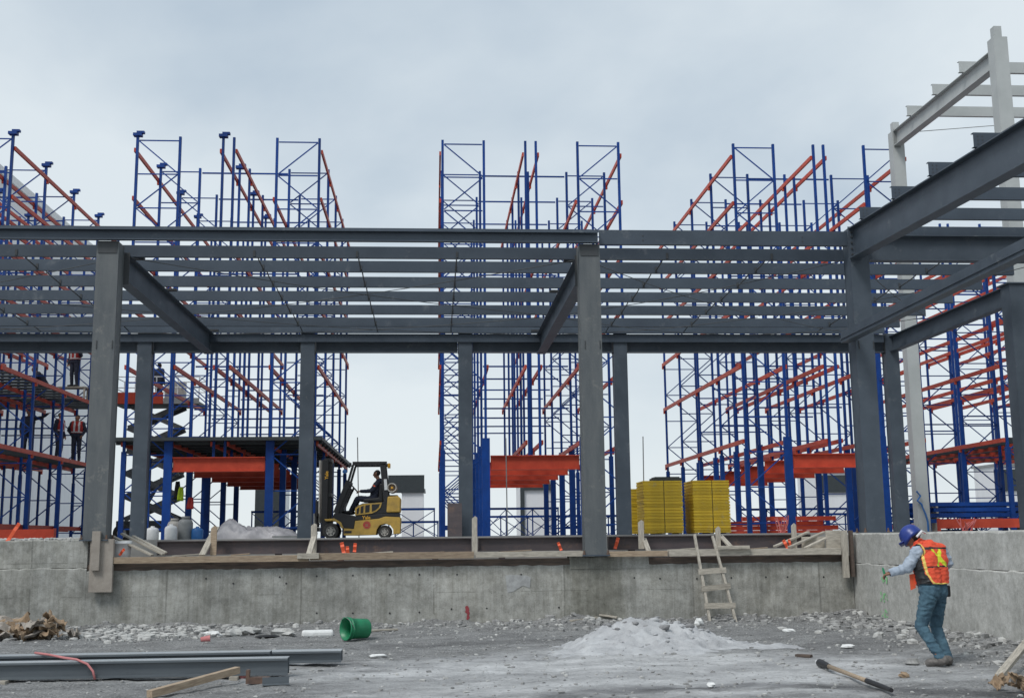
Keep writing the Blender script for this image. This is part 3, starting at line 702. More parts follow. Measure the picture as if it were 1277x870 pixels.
# orange beams stacked on the slab
for i, (x0, x1, y, z) in enumerate([(9.6, 13.2, 38.0, 0), (9.8, 13.4, 38.0, 0.15), (9.7, 13.0, 38.3, 0.3), (10.2, 13.3, 37.9, 0.45)]):
    o = MB().box(x0, x1, y-0.06, y+0.06, SZ+z, SZ+z+0.14); o.box(x0-0.02, x0, y-0.1, y+0.1, SZ+z, SZ+z+0.145); o.box(x1, x1+0.02, y-0.1, y+0.1, SZ+z, SZ+z+0.145)
    tag(o.build('rack_beam', 'orange'), ['orange rack beam at the bottom of the pile behind the yellow stacks', 'second orange rack beam from the bottom of the pile right of the yellow stacks', 'third orange rack beam up in the pile right of the yellow stacks', 'topmost orange rack beam of the pile right of the yellow stacks'][i], 'beam', 'orange beams piled on the slab')
for i, (xa, xb, y, z) in enumerate([(14.6, 20.5, 32.8, 0.12), (-20, -10.6, 33.4, 0.1)]):
    o = MB().box(xa, xb, y-0.06, y+0.06, SZ+z, SZ+z+0.26); o.box(xa-0.02, xa, y-0.1, y+0.1, SZ, SZ+z+0.28); o.box(xb, xb+0.02, y-0.1, y+0.1, SZ, SZ+z+0.28)
    tag(o.build('floor_beam', 'orange'), ['long orange beam low across the slab at right, beyond the worker', 'long orange beam low across the slab at far left'][i], 'beam')

# ------------------------------------------------------------------ white buildings far behind
bl = empty('warehouse', (-21.5, 60, 0), label='plain white warehouse wall behind the leftmost rack, its eave sloping out of view', cat='building')
child(MB().box(-45, -21.2, 38, 72, 0, 19.4).build('wall', 'bwhite'), bl)
child(MB().box(-45, -21.0, 37.9, 72.1, 19.4, 19.8).build('eave', 'plastic'), bl)
def cabin(x0, x1, y, z1, label, panel):
    o = empty('site_cabin', ((x0+x1)/2, y, SZ), label=label, cat='cabin')
    L = (x1-x0)/2; zc = z1 - SZ
    MB().box(-L, L, 0, 3, 0, zc).build('wall', 'bwhite', o)
    MB().box(-L-0.1, L+0.1, -0.1, 3.1, zc, zc+0.12).build('roof', 'grey', o)
    for (a, b, c, d) in panel:
        f = MB().box(a, b, -0.12, -0.001, c, d).build('panel', 'dock', o)
    return o
Yc = 62.0
def zc_(py, x=541): return at(x, py, Yc).z - SZ
a, b = at(501, 640, Yc).x, at(521, 640, Yc).x
cabin(a, b+0.3, Yc, SZ+zc_(612), 'narrow white cabin with a black panel on top, right of the forklift', [(-1.3, 0.62, zc_(614), zc_(592))])
a, b = at(649, 640, Yc).x, at(690, 640, Yc).x
cabin(a, b, Yc, SZ+zc_(603), 'white cabin door in a black frame seen through the middle rack tunnel', [(-(b-a)/2, -(b-a)/2+0.22, 0, zc_(605)), ((b-a)/2-0.1, (b-a)/2, 0, zc_(605)), (-(b-a)/2+0.222, (b-a)/2-0.102, zc_(612), zc_(605))])
a, b = at(318, 640, Yc).x, at(352, 640, Yc).x
cabin(a, b, Yc, SZ+zc_(604), 'dark fronted cabin behind the rack left of the forklift', [(-(b-a)/2, (b-a)/2, 0.4, zc_(606))])
a, b = at(1018, 640, Yc).x, at(1058, 640, Yc).x
cabin(a, b, Yc, SZ+zc_(592), 'white cabin with a dark window left of the right corner column', [(-0.6, (b-a)/2, zc_(618), zc_(596))])
a, b = at(1250, 640, Yc).x, at(1300, 640, Yc).x
cabin(a, b, Yc, SZ+zc_(585), 'white cabin with a dark window at the far right', [(-0.9, 0.3, zc_(618), zc_(590))])

# ------------------------------------------------------------------ timber, beams and small things on the ledge
def beam_seg(px0, px1, label):
    a, b = at(px0, 680, 22.5), at(px1, 680, 22.5)
    o = MB(); o.ibeam((a.x, 22.5, 1.60), (b.x, 22.5, 1.60), 0.26, 0.16, 0.014, 0.01)
    o.box(a.x, a.x+0.01, 22.42, 22.58, 1.36, 1.585); o.box(b.x-0.01, b.x, 22.42, 22.58, 1.36, 1.585)
    # blocks it stands on
    x = a.x + 0.4
    while x < b.x: o.box(x, x+0.12, 22.44, 22.56, 1.191, 1.339); x += 1.8
    tag(o.build('steel_beam', 'darkbeam'), label, 'steel beam', 'dark steel beams lying along the ledge')
beam_seg(197, 386, 'dark brown steel beam on the ledge left of the forklift')
beam_seg(395, 588, 'dark brown steel beam on the ledge below the forklift')
beam_seg(596, 728, 'dark brown steel beam on the ledge left of the central column')
beam_seg(758, 897, 'dark brown steel beam on the ledge below the yellow panel stacks')
beam_seg(900, 1010, 'dark brown steel beam on the ledge right of the yellow panel stacks')
def plank(a, b, w_, h_, label, m='wood', name='timber_board', group=None, bevel=0.004):
    a, b = Vector(a), Vector(b); L = (b-a).length
    o = MB().box(-L/2, L/2, -w_/2, w_/2, -h_/2, h_/2).build(name, m, bevel=bevel)
    d = (b-a).normalized(); u = Vector((0, 0, 1)) if abs(d.z) < 0.97 else Vector((0, 1, 0))
    yv = u.cross(d).normalized(); zv = d.cross(yv)
    o.matrix_world = Matrix.Translation((a+b)/2) @ Matrix((d, yv, zv)).transposed().to_4x4()
    return tag(o, label, 'board', group)
EB = 'timber boards edging the ledge'
def edge(px0, px1, y, z, h_, label, m, w_=0.10):
    a, b = at(px0, 690, y), at(px1, 690, y); plank((a.x, y, z), (b.x, y, z), w_, h_, label, m, group=EB)
edge(141, 385, 21.77, 1.26, 0.115, 'brown edge board on the ledge from the left formwork to below the forklift', 'wood')
edge(371, 398, 21.70, 1.30, 0.10, 'short pale splintered board lapping two edge boards below the forklift', 'wood_grey')
edge(387, 591, 21.77, 1.285, 0.125, 'brown edge board on the ledge below the forklift wheels', 'wood')
edge(593, 727, 21.77, 1.285, 0.10, 'pale edge board left of the central column', 'wood_grey')
edge(758, 832, 21.75, 1.27, 0.10, 'reddish edge board just right of the central column', 'wood')
edge(834, 1048, 21.77, 1.275, 0.12, 'grey edge board behind the ladder', 'wood_grey')
edge(895, 935, 21.66, 1.37, 0.06, 'broken pale stick lying on the edge board right of the ladder', 'wood_grey', 0.06)
def flat(px0, px1, y, z, label, m='wood_grey', w_=0.35):
    a, b = at(px0, 690, y), at(px1, 690, y); plank((a.x, y, z), (b.x, y, z), w_, 0.035, label, m, group='boards lying flat on the ledge')
flat(205, 590, 22.05, 1.3, 'long flat board on the ledge in front of the dark beam, left half')
flat(600, 725, 22.1, 1.3, 'flat board on the ledge left of the central column')
flat(760, 1045, 22.1, 1.3, 'long flat board on the ledge behind the ladder')
ST = 'stakes that brace the ledge formwork'
def stake(px, py0, py1, wpx, label, y=21.98, m='wood_up'):
    a, b = at(px, py0, y), at(px, py1, y); wd = wpx*y/F
    o = MB().prism([(-wd/2, 0), (wd/2, 0), (wd/2, (a-b).length-0.03), (wd*0.1, (a-b).length), (-wd/2, (a-b).length-0.05)], -0.02, 0.02).build('timber_stake', m)
    o.location = b; tag(o, label, 'stake', ST)
stake(592, 643, 692, 6.5, 'upright pale stake in front of the middle rack'); stake(391, 652, 690, 7, 'upright stake in front of the forklift mast', y=22.2)
stake(266, 655, 692, 7, 'yellowish split stake in front of the silver tarp', m='wood'); stake(800, 648, 684, 7, 'upright stake in front of the left yellow stack', y=22.2)
stake(896, 656, 684, 6, 'upright stake in front of the right yellow stack', y=22.2); stake(991, 652, 684, 6, 'upright stake amid the sloped boards right of the yellow stacks', y=22.2)
BR = 'sloping brace boards on the ledge'
def brace(x0, y0, x1, y1, Y0, Y1, label, wd=0.09, m='wood_grey'):
    plank(at(x0, y0, Y0), at(x1, y1, Y1), wd, 0.035, label, m, 'brace_board', BR)
brace(270, 657, 252, 692, 22.3, 21.75, 'pale brace board sloping in front of the tarp', 0.12)
brace(393, 664, 385, 691, 22.3, 21.75, 'pale brace board sloping below the forklift mast', 0.1)
brace(803, 671, 809, 687, 22.3, 21.8, 'short brace board below the left yellow stack'); brace(898, 667, 911, 681, 22.3, 21.8, 'short brace board below the right yellow stack')
brace(135, 666, 190, 692, 22.25, 21.9, 'lowest of three boards sloping right from the left formwork'); brace(152, 665, 204, 691, 22.32, 22.0, 'middle of three boards sloping right from the left formwork'); brace(166, 668, 207, 689, 22.4, 22.2, 'upper of three boards sloping right from the left formwork')
brace(1008, 663, 966, 681, 22.35, 21.95, 'leftmost of three boards sloping from the right corner formwork'); brace(1028, 663, 984, 682, 22.28, 21.9, 'middle of three boards sloping from the right corner formwork'); brace(1046, 663, 1004, 683, 22.2, 21.85, 'rightmost of three boards sloping from the right corner formwork')
for i, (px, dx, y, an, L_) in enumerate([(232, 0, 21.9, 0.25, 0.5), (300, 0, 22.0, -0.15, 0.35), (470, 0, 21.95, 0.1, 0.6), (545, 0, 22.0, -0.35, 0.3), (640, 0, 21.93, 0.06, 0.7), (850, 0, 21.95, -0.12, 0.55), (945, 0, 21.93, 0.22, 0.4)]):
    p = at(px, 690, y); dv = Vector((math.cos(an), math.sin(an)*0.6, 0.04))
    plank(p*1.0 + Vector((0, 0, 1.335 - p.z)) - dv*L_/2, p + Vector((0, 0, 1.345 - p.z)) + dv*L_/2, 0.07, 0.022, ['splintered offcut on the ledge in front of the jugs', 'short offcut on the ledge below the silver tarp', 'long thin offcut on the ledge below the forklift rear wheel', 'short crooked offcut on the ledge left of the middle stake', 'long offcut on the ledge below the middle rack tunnel', 'offcut on the ledge between the left yellow stack and the ladder', 'offcut on the ledge right of the ladder top'][i], ['wood_grey', 'wood', 'wood_grey', 'wood_dark', 'wood', 'wood_grey', 'wood'][i], 'timber_offcut', 'timber offcuts left on the ledge')
# formwork at both ends
def upright_board(x0, y0, x1, y1, Y, th, label, m='ply', name='formwork_board'):
    a, b = at(x0, y0, Y), at(x1, y1, Y)
    o = MB().box(-(b.x-a.x)/2, (b.x-a.x)/2, 0, th, 0, a.z-b.z).build(name, m, bevel=0.006); o.location = ((a.x+b.x)/2, Y, b.z)
    tag(o, label, 'board', 'formwork boards closing the ends of the ledge')
upright_board(113, 672, 139, 738, 21.70, 0.09, 'wide concrete-caked formwork board below the left column')
upright_board(115, 662, 123, 711, 21.62, 0.07, 'narrow caked board on the face of the wide formwork board at left')
upright_board(1050, 661, 1060, 720, 21.68, 0.10, 'left upright timber of the right corner formwork', 'wood_up'); upright_board(1060.5, 661, 1067, 719, 21.64, 0.14, 'right upright timber of the right corner formwork', 'wood_dark')
upright_board(1030, 661, 1049, 684, 22.0, 0.05, 'grey formwork panel behind the sloped boards at right', 'wood_grey'); upright_board(1000, 669, 1029, 684, 22.15, 0.05, 'low grey formwork panel behind the sloped boards at right', 'wood_grey')
edge(1002, 1049, 21.93, 1.17, 0.07, 'dark low board under the right corner formwork', 'wood_dark')
# brown board by the back column
pb = at(567, 668, 30.6); o = MB().box(-0.19, 0.19, 0, 0.03, 0, 0.9).build('leaning_board', 'darkbeam'); o.location = (pb.x, 30.45, SZ); o.rotation_euler = (R(-8), 0, 0)
tag(o, 'brown panel leaning on a back column, left of the middle rack', 'panel')
# thin rods
for i, (px, pa, pb_) in enumerate([(447, 545, 664), (632, 546, 666), (803, 544, 668)]):
    a, b = at(px-1.2, pa, 33.2 if i else 36), at(px+0.8, pb_, 33.2 if i else 36)
    tag(MB().tube([(b.x, b.y, SZ-0.02), a], 0.016, 6).build('steel_rod', 'grey'), ['thin upright rod behind the forklift canopy', 'thin upright rod in front of the middle rack tunnel', 'thin upright rod in front of the left yellow stack'][i], 'rod', 'thin upright rods')
# orange flags and clips
def flagpiece(px0, py0, px1, py1, wpx, Y, label):
    a, b = at(px0, py0, Y), at(px1, py1, Y); mb = MB(); n = 5
    for i in range(n):
        p, q = a.lerp(b, i/n), a.lerp(b, (i+1)/n); k = 0.014*math.sin(i*2.1)
        mb.bar(p + Vector((0, k, 0)), q + Vector((0, 0.014*math.sin((i+1)*2.1), 0)), wpx*Y/F, 0.012, (0, 1, 0))
    tag(mb.build('marker_ribbon', 'flag'), label, 'ribbon', 'orange marker ribbons')
flagpiece(426, 676, 429, 690, 4.5, 22.05, 'leftmost of three orange ribbons below the forklift'); flagpiece(433, 681, 434, 691, 4, 22.02, 'middle of three orange ribbons below the forklift'); flagpiece(443, 677, 442, 688, 4, 22.3, 'rightmost of three orange ribbons below the forklift')
flagpiece(696, 676, 700, 686, 3.5, 22.36, 'orange ribbon on the dark beam left of the central column'); flagpiece(771, 670, 767, 684, 4, 22.3, 'orange ribbon right of the central column')
flagpiece(977, 673, 983, 684, 4, 21.95, 'left orange ribbon at the right corner formwork'); flagpiece(984, 672, 986, 683, 3, 21.97, 'right orange ribbon at the right corner formwork'); flagpiece(24, 652, 9, 675, 4, 21.9, 'long orange ribbon bent over the left wall top'); flagpiece(155, 684, 149, 692, 3, 21.9, 'orange ribbon by the white bucket at the left formwork')
# white bucket behind left formwork
def pail(loc, r, h, m, label, name='bucket', axisv=(0, 0, 1)):
    o = MB().lathe([(r*0.86, 0), (r*0.92, h*0.5), (r*0.97, h*0.86), (r*1.05, h*0.87), (r*1.05, h*0.93), (r, h*0.94), (r*1.03, h), (r*0.95, h), (r*0.82, 0.02), (0.0, 0.02)], 28, (0, 0, 0), axisv).build(name, m, smooth=True)
    o.location = loc; return tag(o, label, 'bucket')
pw = at(152, 692, 22.15); pail((pw.x, 22.15, 1.19), 0.17, 0.42, 'plastic', 'white pail standing behind the sloped boards at left')
# vessels by the left column
def vessel(px, Y, r, h, m, label, name, cat, collar=True):
    p = at(px, 668, Y); pr = [(r*0.85, 0), (r, 0.04), (r, h*0.72), (r*0.85, h*0.84), (r*0.5, h*0.9)]
    pr += [(r*0.55, h*0.9), (r*0.55, h)] if collar else [(r*0.3, h*0.92), (r*0.3, h)]
    o = MB().lathe(pr + [(0, h)], 20).build(name, m, smooth=True); o.location = (p.x, Y, SZ); tag(o, label, cat)
vessel(231, 32.6, 0.20, 0.66, 'grey', 'tall grey gas cylinder in front of the rack, left of the tarp', 'gas_cylinder', 'gas cylinder'); vessel(213, 32.3, 0.17, 0.45, 'plastic', 'white jug standing left of the grey gas cylinder', 'water_jug', 'jug', False); vessel(246, 32.5, 0.16, 0.38, 'bluep', 'blue jug standing right of the grey gas cylinder', 'water_jug', 'jug', False); vessel(190, 32.4, 0.17, 0.4, 'plastic', 'white jug beside the second column from the left', 'water_jug', 'jug', False); vessel(217, 33.3, 0.19, 0.62, 'rim', 'dusty drum behind the white jug', 'drum', 'drum')
# silver tarp heap
def tarp(cx, cy, L, Wd, hgt):
    n, m_ = 90, 44; vs = []; fs = []; rnd = random.Random(4)
    for j in range(m_+1):
        for i in range(n+1):
            u, v = i/n*2-1, j/m_*2-1; r2 = max(0, 1-u*u)**0.5*max(0, 1-v*v)**0.55
            e2 = max(0, 1-u**6)**0.6*max(0, 1-v**4)**0.7; q2 = Vector((u*1.9+0.5*v, v*1.6-u*0.9, 3.3)); q3 = Vector((u*3.1+1.2*mnoise.noise(q2), v*4.2+u*1.5, 8.1))
            z = e2*(hgt*(0.95*math.exp(-((u+0.62)/0.26)**2) + 0.62*math.exp(-((u-0.15)/0.8)**4)) + 0.16*(0.35-abs(mnoise.noise(q2))) + 0.20*(0.25-abs(mnoise.noise(q3))) + 0.12*(0.25-abs(mnoise.noise(q3*2.1))) + 0.05*(0.25-abs(mnoise.noise(q3*4.7))))
            vs.append((cx+u*L/2+0.04*math.sin(v*6+u*3), cy+v*Wd/2+0.05*math.sin(u*8), SZ+max(0.0, z)))
    for j in range(m_):
        for i in range(n): fs.append((j*(n+1)+i, j*(n+1)+i+1, (j+1)*(n+1)+i+1, (j+1)*(n+1)+i))
    return MB().add(vs, fs)
t0, t1 = at(268, 668, 33.3), at(372, 668, 33.3)
tag(tarp((t0.x+t1.x)/2, 33.3, t1.x-t0.x+0.3, 1.5, 0.42).build('tarpaulin', 'tarp', smooth=True), 'crumpled silver tarp heaped on the slab left of the forklift', 'tarp')
pc = at(262, 668, 32.4)
# clothing hung on the rack
def cloth(px, py, wpx, hpx, Y, m, label, name='hung_jacket'):
    p = at(px, py, Y); wd, hh = wpx*Y/F, hpx*Y/F; mb = MB(); n = 6; vs = []; fs = []
    for j in range(n+1):
        for i in range(n+1):
            u, v = i/n-0.5, j/n; vs.append((u*wd*(0.6+0.5*v), 0.03*math.sin(u*12+v*4)-0.05, -v*hh))
    for j in range(n):
        for i in range(n): fs.append((j*(n+1)+i, j*(n+1)+i+1, (j+1)*(n+1)+i+1, (j+1)*(n+1)+i))
    o = mb.add(vs, fs).build(name, m, smooth=True); o.location = p; s = o.modifiers.new('thick', 'SOLIDIFY'); s.thickness = 0.02
    tag(o, label, 'clothing')
cloth(209, 612, 9, 18, 35.9, 'vestred', 'faded red jacket hung behind the jugs, left of the lime vest')
cloth(226, 607, 7, 17, 35.2, 'lime', 'lime hi-vis vest hung on the rack left of the tarp', 'hung_vest'); cloth(238, 620, 8, 14, 35.2, 'red', 'dark red jacket hung beside the lime vest'); cloth(222, 600, 7, 22, 35.4, 'black', 'black jacket hung behind the lime vest')

# ------------------------------------------------------------------ yellow formwork panels
def panel_proto(wd, dp):
    mb = MB(); mb.box(-wd/2, wd/2, -dp/2, dp/2, 0.0455, 0.086); mb.box(-wd/2+0.022, wd/2-0.022, -dp/2+0.022, dp/2-0.022, 0.022, 0.0454); mb.box(-wd/2, wd/2, -dp/2, dp/2, 0.0, 0.0218)
    return mb
def stack(px0, px1, Y, n, where, seed, dp=1.15):
    a, b = at(px0, 668, Y), at(px1, 668, Y); wd = b.x - a.x; cx = (a.x+b.x)/2
    pal = MB()
    for dx in (-wd/2+0.08, 0, wd/2-0.08): pal.box(cx+dx-0.05, cx+dx+0.05, Y+0.05, Y+dp-0.05, SZ, SZ+0.07)
    tag(pal.build('bearer', 'wood_up'), 'timber bearers under the ' + where, 'bearer')
    proto = None; rnd = random.Random(seed)
    for k in range(n):
        o = panel_proto(wd, dp).build('shuttering_board', 'yellow') if proto is None else proto.copy()
        if proto is None: proto = o
        else: C.objects.link(o)
        o.location = (cx + rnd.uniform(-0.008, 0.008), Y + dp/2 + rnd.uniform(-0.012, 0.012), SZ + 0.071 + k*0.0875)
        tag(o, ('topmost yellow panel of the ' if k == n-1 else 'lowest yellow panel of the ' if k == 0 else 'yellow formwork panel inside the ') + where, 'panel', 'panels of the ' + where)
    ztop = SZ + 0.071 + n*0.0875
    x = cx + wd*0.02
    st = MB().box(x-0.007, x+0.007, Y-0.02, Y-0.014, SZ+0.05, ztop+0.004).box(x-0.007, x+0.007, Y-0.02, Y+dp+0.02, ztop+0.004, ztop+0.008).box(x-0.012, x+0.012, Y+dp+0.014, Y+dp+0.02, SZ+0.05, ztop+0.003)
    tag(st.build('strap', 'black'), 'black strap round the ' + where, 'strap')
    return cx, ztop, wd
c1, zt, w1 = stack(804, 853, 33.0, 17, 'left yellow stack', 1)
stack(866, 912, 33.0, 17, 'right yellow stack', 2)
stack(783, 824, 36.3, 16, 'rear yellow stack half hidden by a column', 3)
tag(MB().box(c1-0.2, c1+0.62, 33.3, 34.0, zt+0.012, zt+0.1).box(c1-0.15, c1+0.57, 33.35, 33.95, zt+0.101, zt+0.13).build('dark_crate', 'dock'), 'flat dark crate on top of the left yellow stack', 'crate')

# ------------------------------------------------------------------ bars tied in bundles
def bundle(px, py0, py1, Y, n, spread, label, seed):
    rnd = random.Random(seed); mb = MB()
    for i in range(n):
        b = at(px + rnd.uniform(-spread, spread)*0.4, py1, Y); t_ = at(px + rnd.uniform(-spread, spread), py0 + rnd.uniform(-3, 5), Y + rnd.uniform(-0.2, 0.2))
        m_ = b.lerp(t_, 0.55) + Vector((rnd.uniform(-0.05, 0.05), 0, 0)); mb.tube([b, m_, t_], 0.014, 5)
    tag(mb.build('conduit_bundle', 'pinkbar'), label, 'conduit')
bundle(1205, 647, 666, 29.0, 12, 14, 'red conduits sprouting from the slab right of the worker', 1); bundle(975, 645, 664, 30.0, 9, 9, 'red conduits sprouting right of the yellow stacks', 2)

# ------------------------------------------------------------------ people
def capsule(mb, a, b, ra, rb, n=12):
    a, b = Vector(a), Vector(b); d = (b-a); L = d.length; d = d.normalized() if L > 1e-6 else Vector((0, 0, 1))
    pr = [(0, -ra)] + [(ra*math.cos(t_), ra*math.sin(t_)) for t_ in (R(-60), R(-30), 0)] + [(rb*math.cos(t_), L + rb*math.sin(t_)) for t_ in (0, R(30), R(60))] + [(0, L+rb)]
    mb.lathe([(max(r, 1e-5), z) for r, z in pr], n, a, d)
def vec(*a): return Vector(a)
def make_person(label, J, face, voxel, clothes, group=None, hat=None, hs=1.0, loc=(0, 0, 0), rz=0, vest=None, gl=None, gr=None):
    """J: joints; face: unit vector the head looks along. Returns the person root (body mesh)."""
    bones = []
    def bn(tag_, a, b, ra, rb): bones.append((tag_, Vector(a), Vector(b), ra, rb))
    sv = (J['shR'] - J['shL']).normalized(); hv = (J['hipR'] - J['hipL']).normalized()
    pel = (J['hipL'] + J['hipR'])/2 + vec(0, 0, 0.06); mids = (J['shL'] + J['shR'])/2
    spine = (mids - pel).normalized(); chest = mids - spine*0.12
    for s in (-1, 1):
        bn('torso', pel + hv*0.06*s + spine*0.09, chest + sv*0.085*s, 0.122, 0.128)
        bn('pelvis', pel + hv*0.07*s, pel + hv*0.055*s + spine*0.1, 0.125, 0.12)
    bn('torso', J['shL']*0.9 + mids*0.1, J['shR']*0.9 + mids*0.1, 0.068, 0.068)
    bn('torso', mids - spine*0.03, mids + spine*0.04, 0.09, 0.07)
    hc = J['head']; bn('neck', mids + spine*0.02, hc - vec(0, 0, 0.05), 0.058, 0.052)
    f = Vector(face).normalized(); upv = (hc - mids).normalized(); side = f.cross(upv).normalized(); upv = side.cross(f).normalized()
    bn('head', hc + upv*0.035 - f*0.015, hc + upv*0.02 + f*0.012, 0.09, 0.085); bn('head', hc - upv*0.02 + f*0.03, hc - upv*0.065 + f*0.045, 0.06, 0.042)
    bn('head', hc + f*0.088 + upv*0.012, hc + f*0.108 - upv*0.018, 0.011, 0.015)
    for s in (-1, 1): bn('head', hc + side*0.085*s + upv*0.01, hc + side*0.088*s - upv*0.025, 0.016, 0.011)
    bn('head', hc + f*0.085 - upv*0.047 - side*0.018, hc + f*0.085 - upv*0.047 + side*0.018, 0.01, 0.01)
    for s in 'LR':
        bn('uarm', J['sh'+s], J['el'+s], 0.066, 0.054); bn('farm', J['el'+s], J['wr'+s], 0.047, 0.034)
        bn('thigh', J['hip'+s], J['kn'+s], 0.094, 0.064); bn('shin', J['kn'+s], J['an'+s], 0.064, 0.046)
        bn('foot', J['an'+s], J['an'+s] + vec(0, 0, -0.03), 0.046, 0.046)
        bn('foot', J['an'+s] + (J['to'+s]-J['an'+s])*(-0.25) - vec(0, 0, 0.035), J['to'+s], 0.044, 0.036)
        # hand: palm, four fingers and a thumb, half curled
        d = (J['wr'+s] - J['el'+s]).normalized(); pn = J.get('pn'+s, vec(0, 0, -1)); pn = (pn - d*pn.dot(d)).normalized(); ac = d.cross(pn).normalized()
        if s == 'R': ac = -ac
        o_ = J['wr'+s] + d*0.02
        for q in (-1, 1): bn('hand', o_ + ac*0.02*q, o_ + d*0.07 + ac*0.025*q, 0.017, 0.015)
        for q, ln in ((-1.5, 0.062), (-0.5, 0.075), (0.5, 0.07), (1.5, 0.055)):
            k0 = o_ + d*0.075 + ac*0.019*q; k1 = k0 + (d*0.75 + pn*0.6).normalized()*ln*0.55; k2 = k1 + (d*0.1 + pn*1.0).normalized()*ln*0.5
            bn('hand', k0, k1, 0.0095, 0.009); bn('hand', k1, k2, 0.009, 0.0075)
        t0_ = o_ + d*0.015 - ac*0.03; t1_ = t0_ + (d*0.7 - ac*0.7 + pn*0.4).normalized()*0.04; bn('hand', t0_, t1_, 0.012, 0.011); bn('hand', t1_, t1_ + (d*0.7 + pn*0.7).normalized()*0.03, 0.0105, 0.009)
    mb = MB()
    for t_, a, b, ra, rb in bones: capsule(mb, a, b, ra, rb)
    tmp = mb.build('tmp_body', 'skin')
    rm = tmp.modifiers.new('r', 'REMESH'); rm.mode = 'VOXEL'; rm.voxel_size = voxel
    sm = tmp.modifiers.new('s', 'SMOOTH'); sm.factor = 0.5; sm.iterations = max(2, int(0.03/voxel))
    dg = bpy.context.evaluated_depsgraph_get(); ev = tmp.evaluated_get(dg)
    me = bpy.data.meshes.new_from_object(ev, depsgraph=dg); me.name = 'person'
    bpy.data.objects.remove(tmp)
    body = bpy.data.objects.new('person', me); C.objects.link(body); tag(body, label, 'person', group)
    me.polygons.foreach_set('use_smooth', [True]*len(me.polygons))
    nv = len(me.vertices); co = np.empty(nv*3); me.vertices.foreach_get('co', co); co = co.reshape(-1, 3)
    no = np.empty(nv*3); me.vertices.foreach_get('normal', no); no = no.reshape(-1, 3)
    nf = len(me.polygons); fc = np.empty(nf*3); me.polygons.foreach_get('center', fc); fc = fc.reshape(-1, 3); fn = np.empty(nf*3); me.polygons.foreach_get('normal', fn); fn = fn.reshape(-1, 3)
    best = np.full(nf, 1e9); tagi = np.zeros(nf, int); names = [b[0] for b in bones]
    for i, (t_, a, b, ra, rb) in enumerate(bones):
        A, B = np.array(a), np.array(b); ab = B-A; tt = np.clip(((fc-A) @ ab)/max(1e-9, ab @ ab), 0, 1)
        dd = np.linalg.norm(fc - (A + tt[:, None]*ab), axis=1) - (ra + (rb-ra)*tt); m_ = dd < best; best[m_] = dd[m_]; tagi[m_] = i
    tags = np.array(names)[tagi]
    polys = [tuple(p.vertices) for p in me.polygons]
    # hair lies on the head mesh
    me.materials.clear(); me.materials.append(M['skin']); me.materials.append(M['hair'])
    rel = fc - np.array(hc); hair = (tags == 'head') & ((rel @ np.array(upv) > 0.055) | ((rel @ np.array(f) < -0.0) & (rel @ np.array(upv) > -0.04)))
    me.polygons.foreach_set('material_index', hair.astype(int).tolist())
    def garment(name, mask, off, mats, sel=None):
        idx = np.nonzero(mask)[0]; used = {}; vs = []; fs = []; mi = []
        for k in idx:
            q = []
            for v in polys[k]:
                if v not in used:
                    used[v] = len(vs); pv = Vector(co[v]); wr_ = 0.5 - abs(mnoise.noise(Vector((pv.x*9, pv.y*9, pv.z*17)))) * 2.2 + 0.5*mnoise.noise(pv*30)
                    vs.append(tuple(co[v] + no[v]*(off + off*0.75*wr_*(0.4 if 'vest' in name or name == 'boots' else 1.0))))
                q.append(used[v])
            fs.append(tuple(q)); mi.append(int(sel[k]) if sel is not None else 0)
        m2 = MB(); m2.v = vs; m2.f = fs; m2.mi = mi
        o = m2.build(name, mats, body, smooth=True); s_ = o.modifiers.new('cloth', 'SOLIDIFY'); s_.thickness = min(0.008, off*0.6); s_.offset = -1
        return o
    for name, tgs, off, m_ in clothes:
        garment(name, np.isin(tags, tgs), off, [m_])
    if vest: vest(garment, tags, fc, fn)
    for s in (-1, 1):
        p = hc + f*0.088 + upv*0.018 + side*0.032*s; MB().lathe([(0.001, -0.008), (0.009, 0), (0.001, 0.008)], 8, p, f).build('eye', 'black', body)
    if hat:
        prof = [(a_*hs, b_*hs) for a_, b_ in [(0.122, 0.0), (0.124, 0.03), (0.116, 0.075), (0.09, 0.115), (0.045, 0.138), (0.001, 0.143)]]
        o = MB().lathe([(0.128*hs, -0.02*hs)] + prof, 28, hc + upv*0.028 - f*0.005, (upv + f*hat[2]).normalized())
        br = hc + upv*0.02 + f*0.115*hs
        o.bar(br - side*0.08, br + side*0.08, 0.10, 0.012, upv)
        o.build('helmet' if hat[1] else 'cap', hat[0], body, smooth=True)
    body.location = loc; body.rotation_euler.z = rz
    return body, bones
def stand(**k):
    J = dict(hipL=vec(.09, 0, .9), hipR=vec(-.09, 0, .9), knL=vec(.10, -.03, .49), knR=vec(-.10, -.03, .49), anL=vec(.11, .02, .09), anR=vec(-.11, .02, .09), toL=vec(.13, -.15, .04), toR=vec(-.13, -.15, .04),
             shL=vec(.19, 0, 1.4), shR=vec(-.19, 0, 1.4), elL=vec(.25, .03, 1.12), elR=vec(-.25, .03, 1.12), wrL=vec(.23, -.08, .88), wrR=vec(-.23, -.08, .88), head=vec(0, -.02, 1.6))
    J.update({a: Vector(b) for a, b in k.items()}); return J
ARMS = ['uarm', 'farm']; TROUS = ['pelvis', 'thigh', 'shin']
NAVY = [('trousers', TROUS, 0.010, 'navy'), ('boots', ['foot'], 0.012, 'black'), ('shirt', ARMS + ['torso'], 0.012, 'navy')]
def redvest(garment, tags, fc, fn):
    sel = np.zeros(len(fc), int); sel[(np.abs(np.abs(fc[:, 0]) - 0.085) < 0.028) & (fc[:, 2] > 1.08)] = 1; sel[np.abs(fc[:, 2] - 1.07) < 0.022] = 1
    garment('vest', (tags == 'torso'), 0.026, ['vestred', 'silver'], sel)

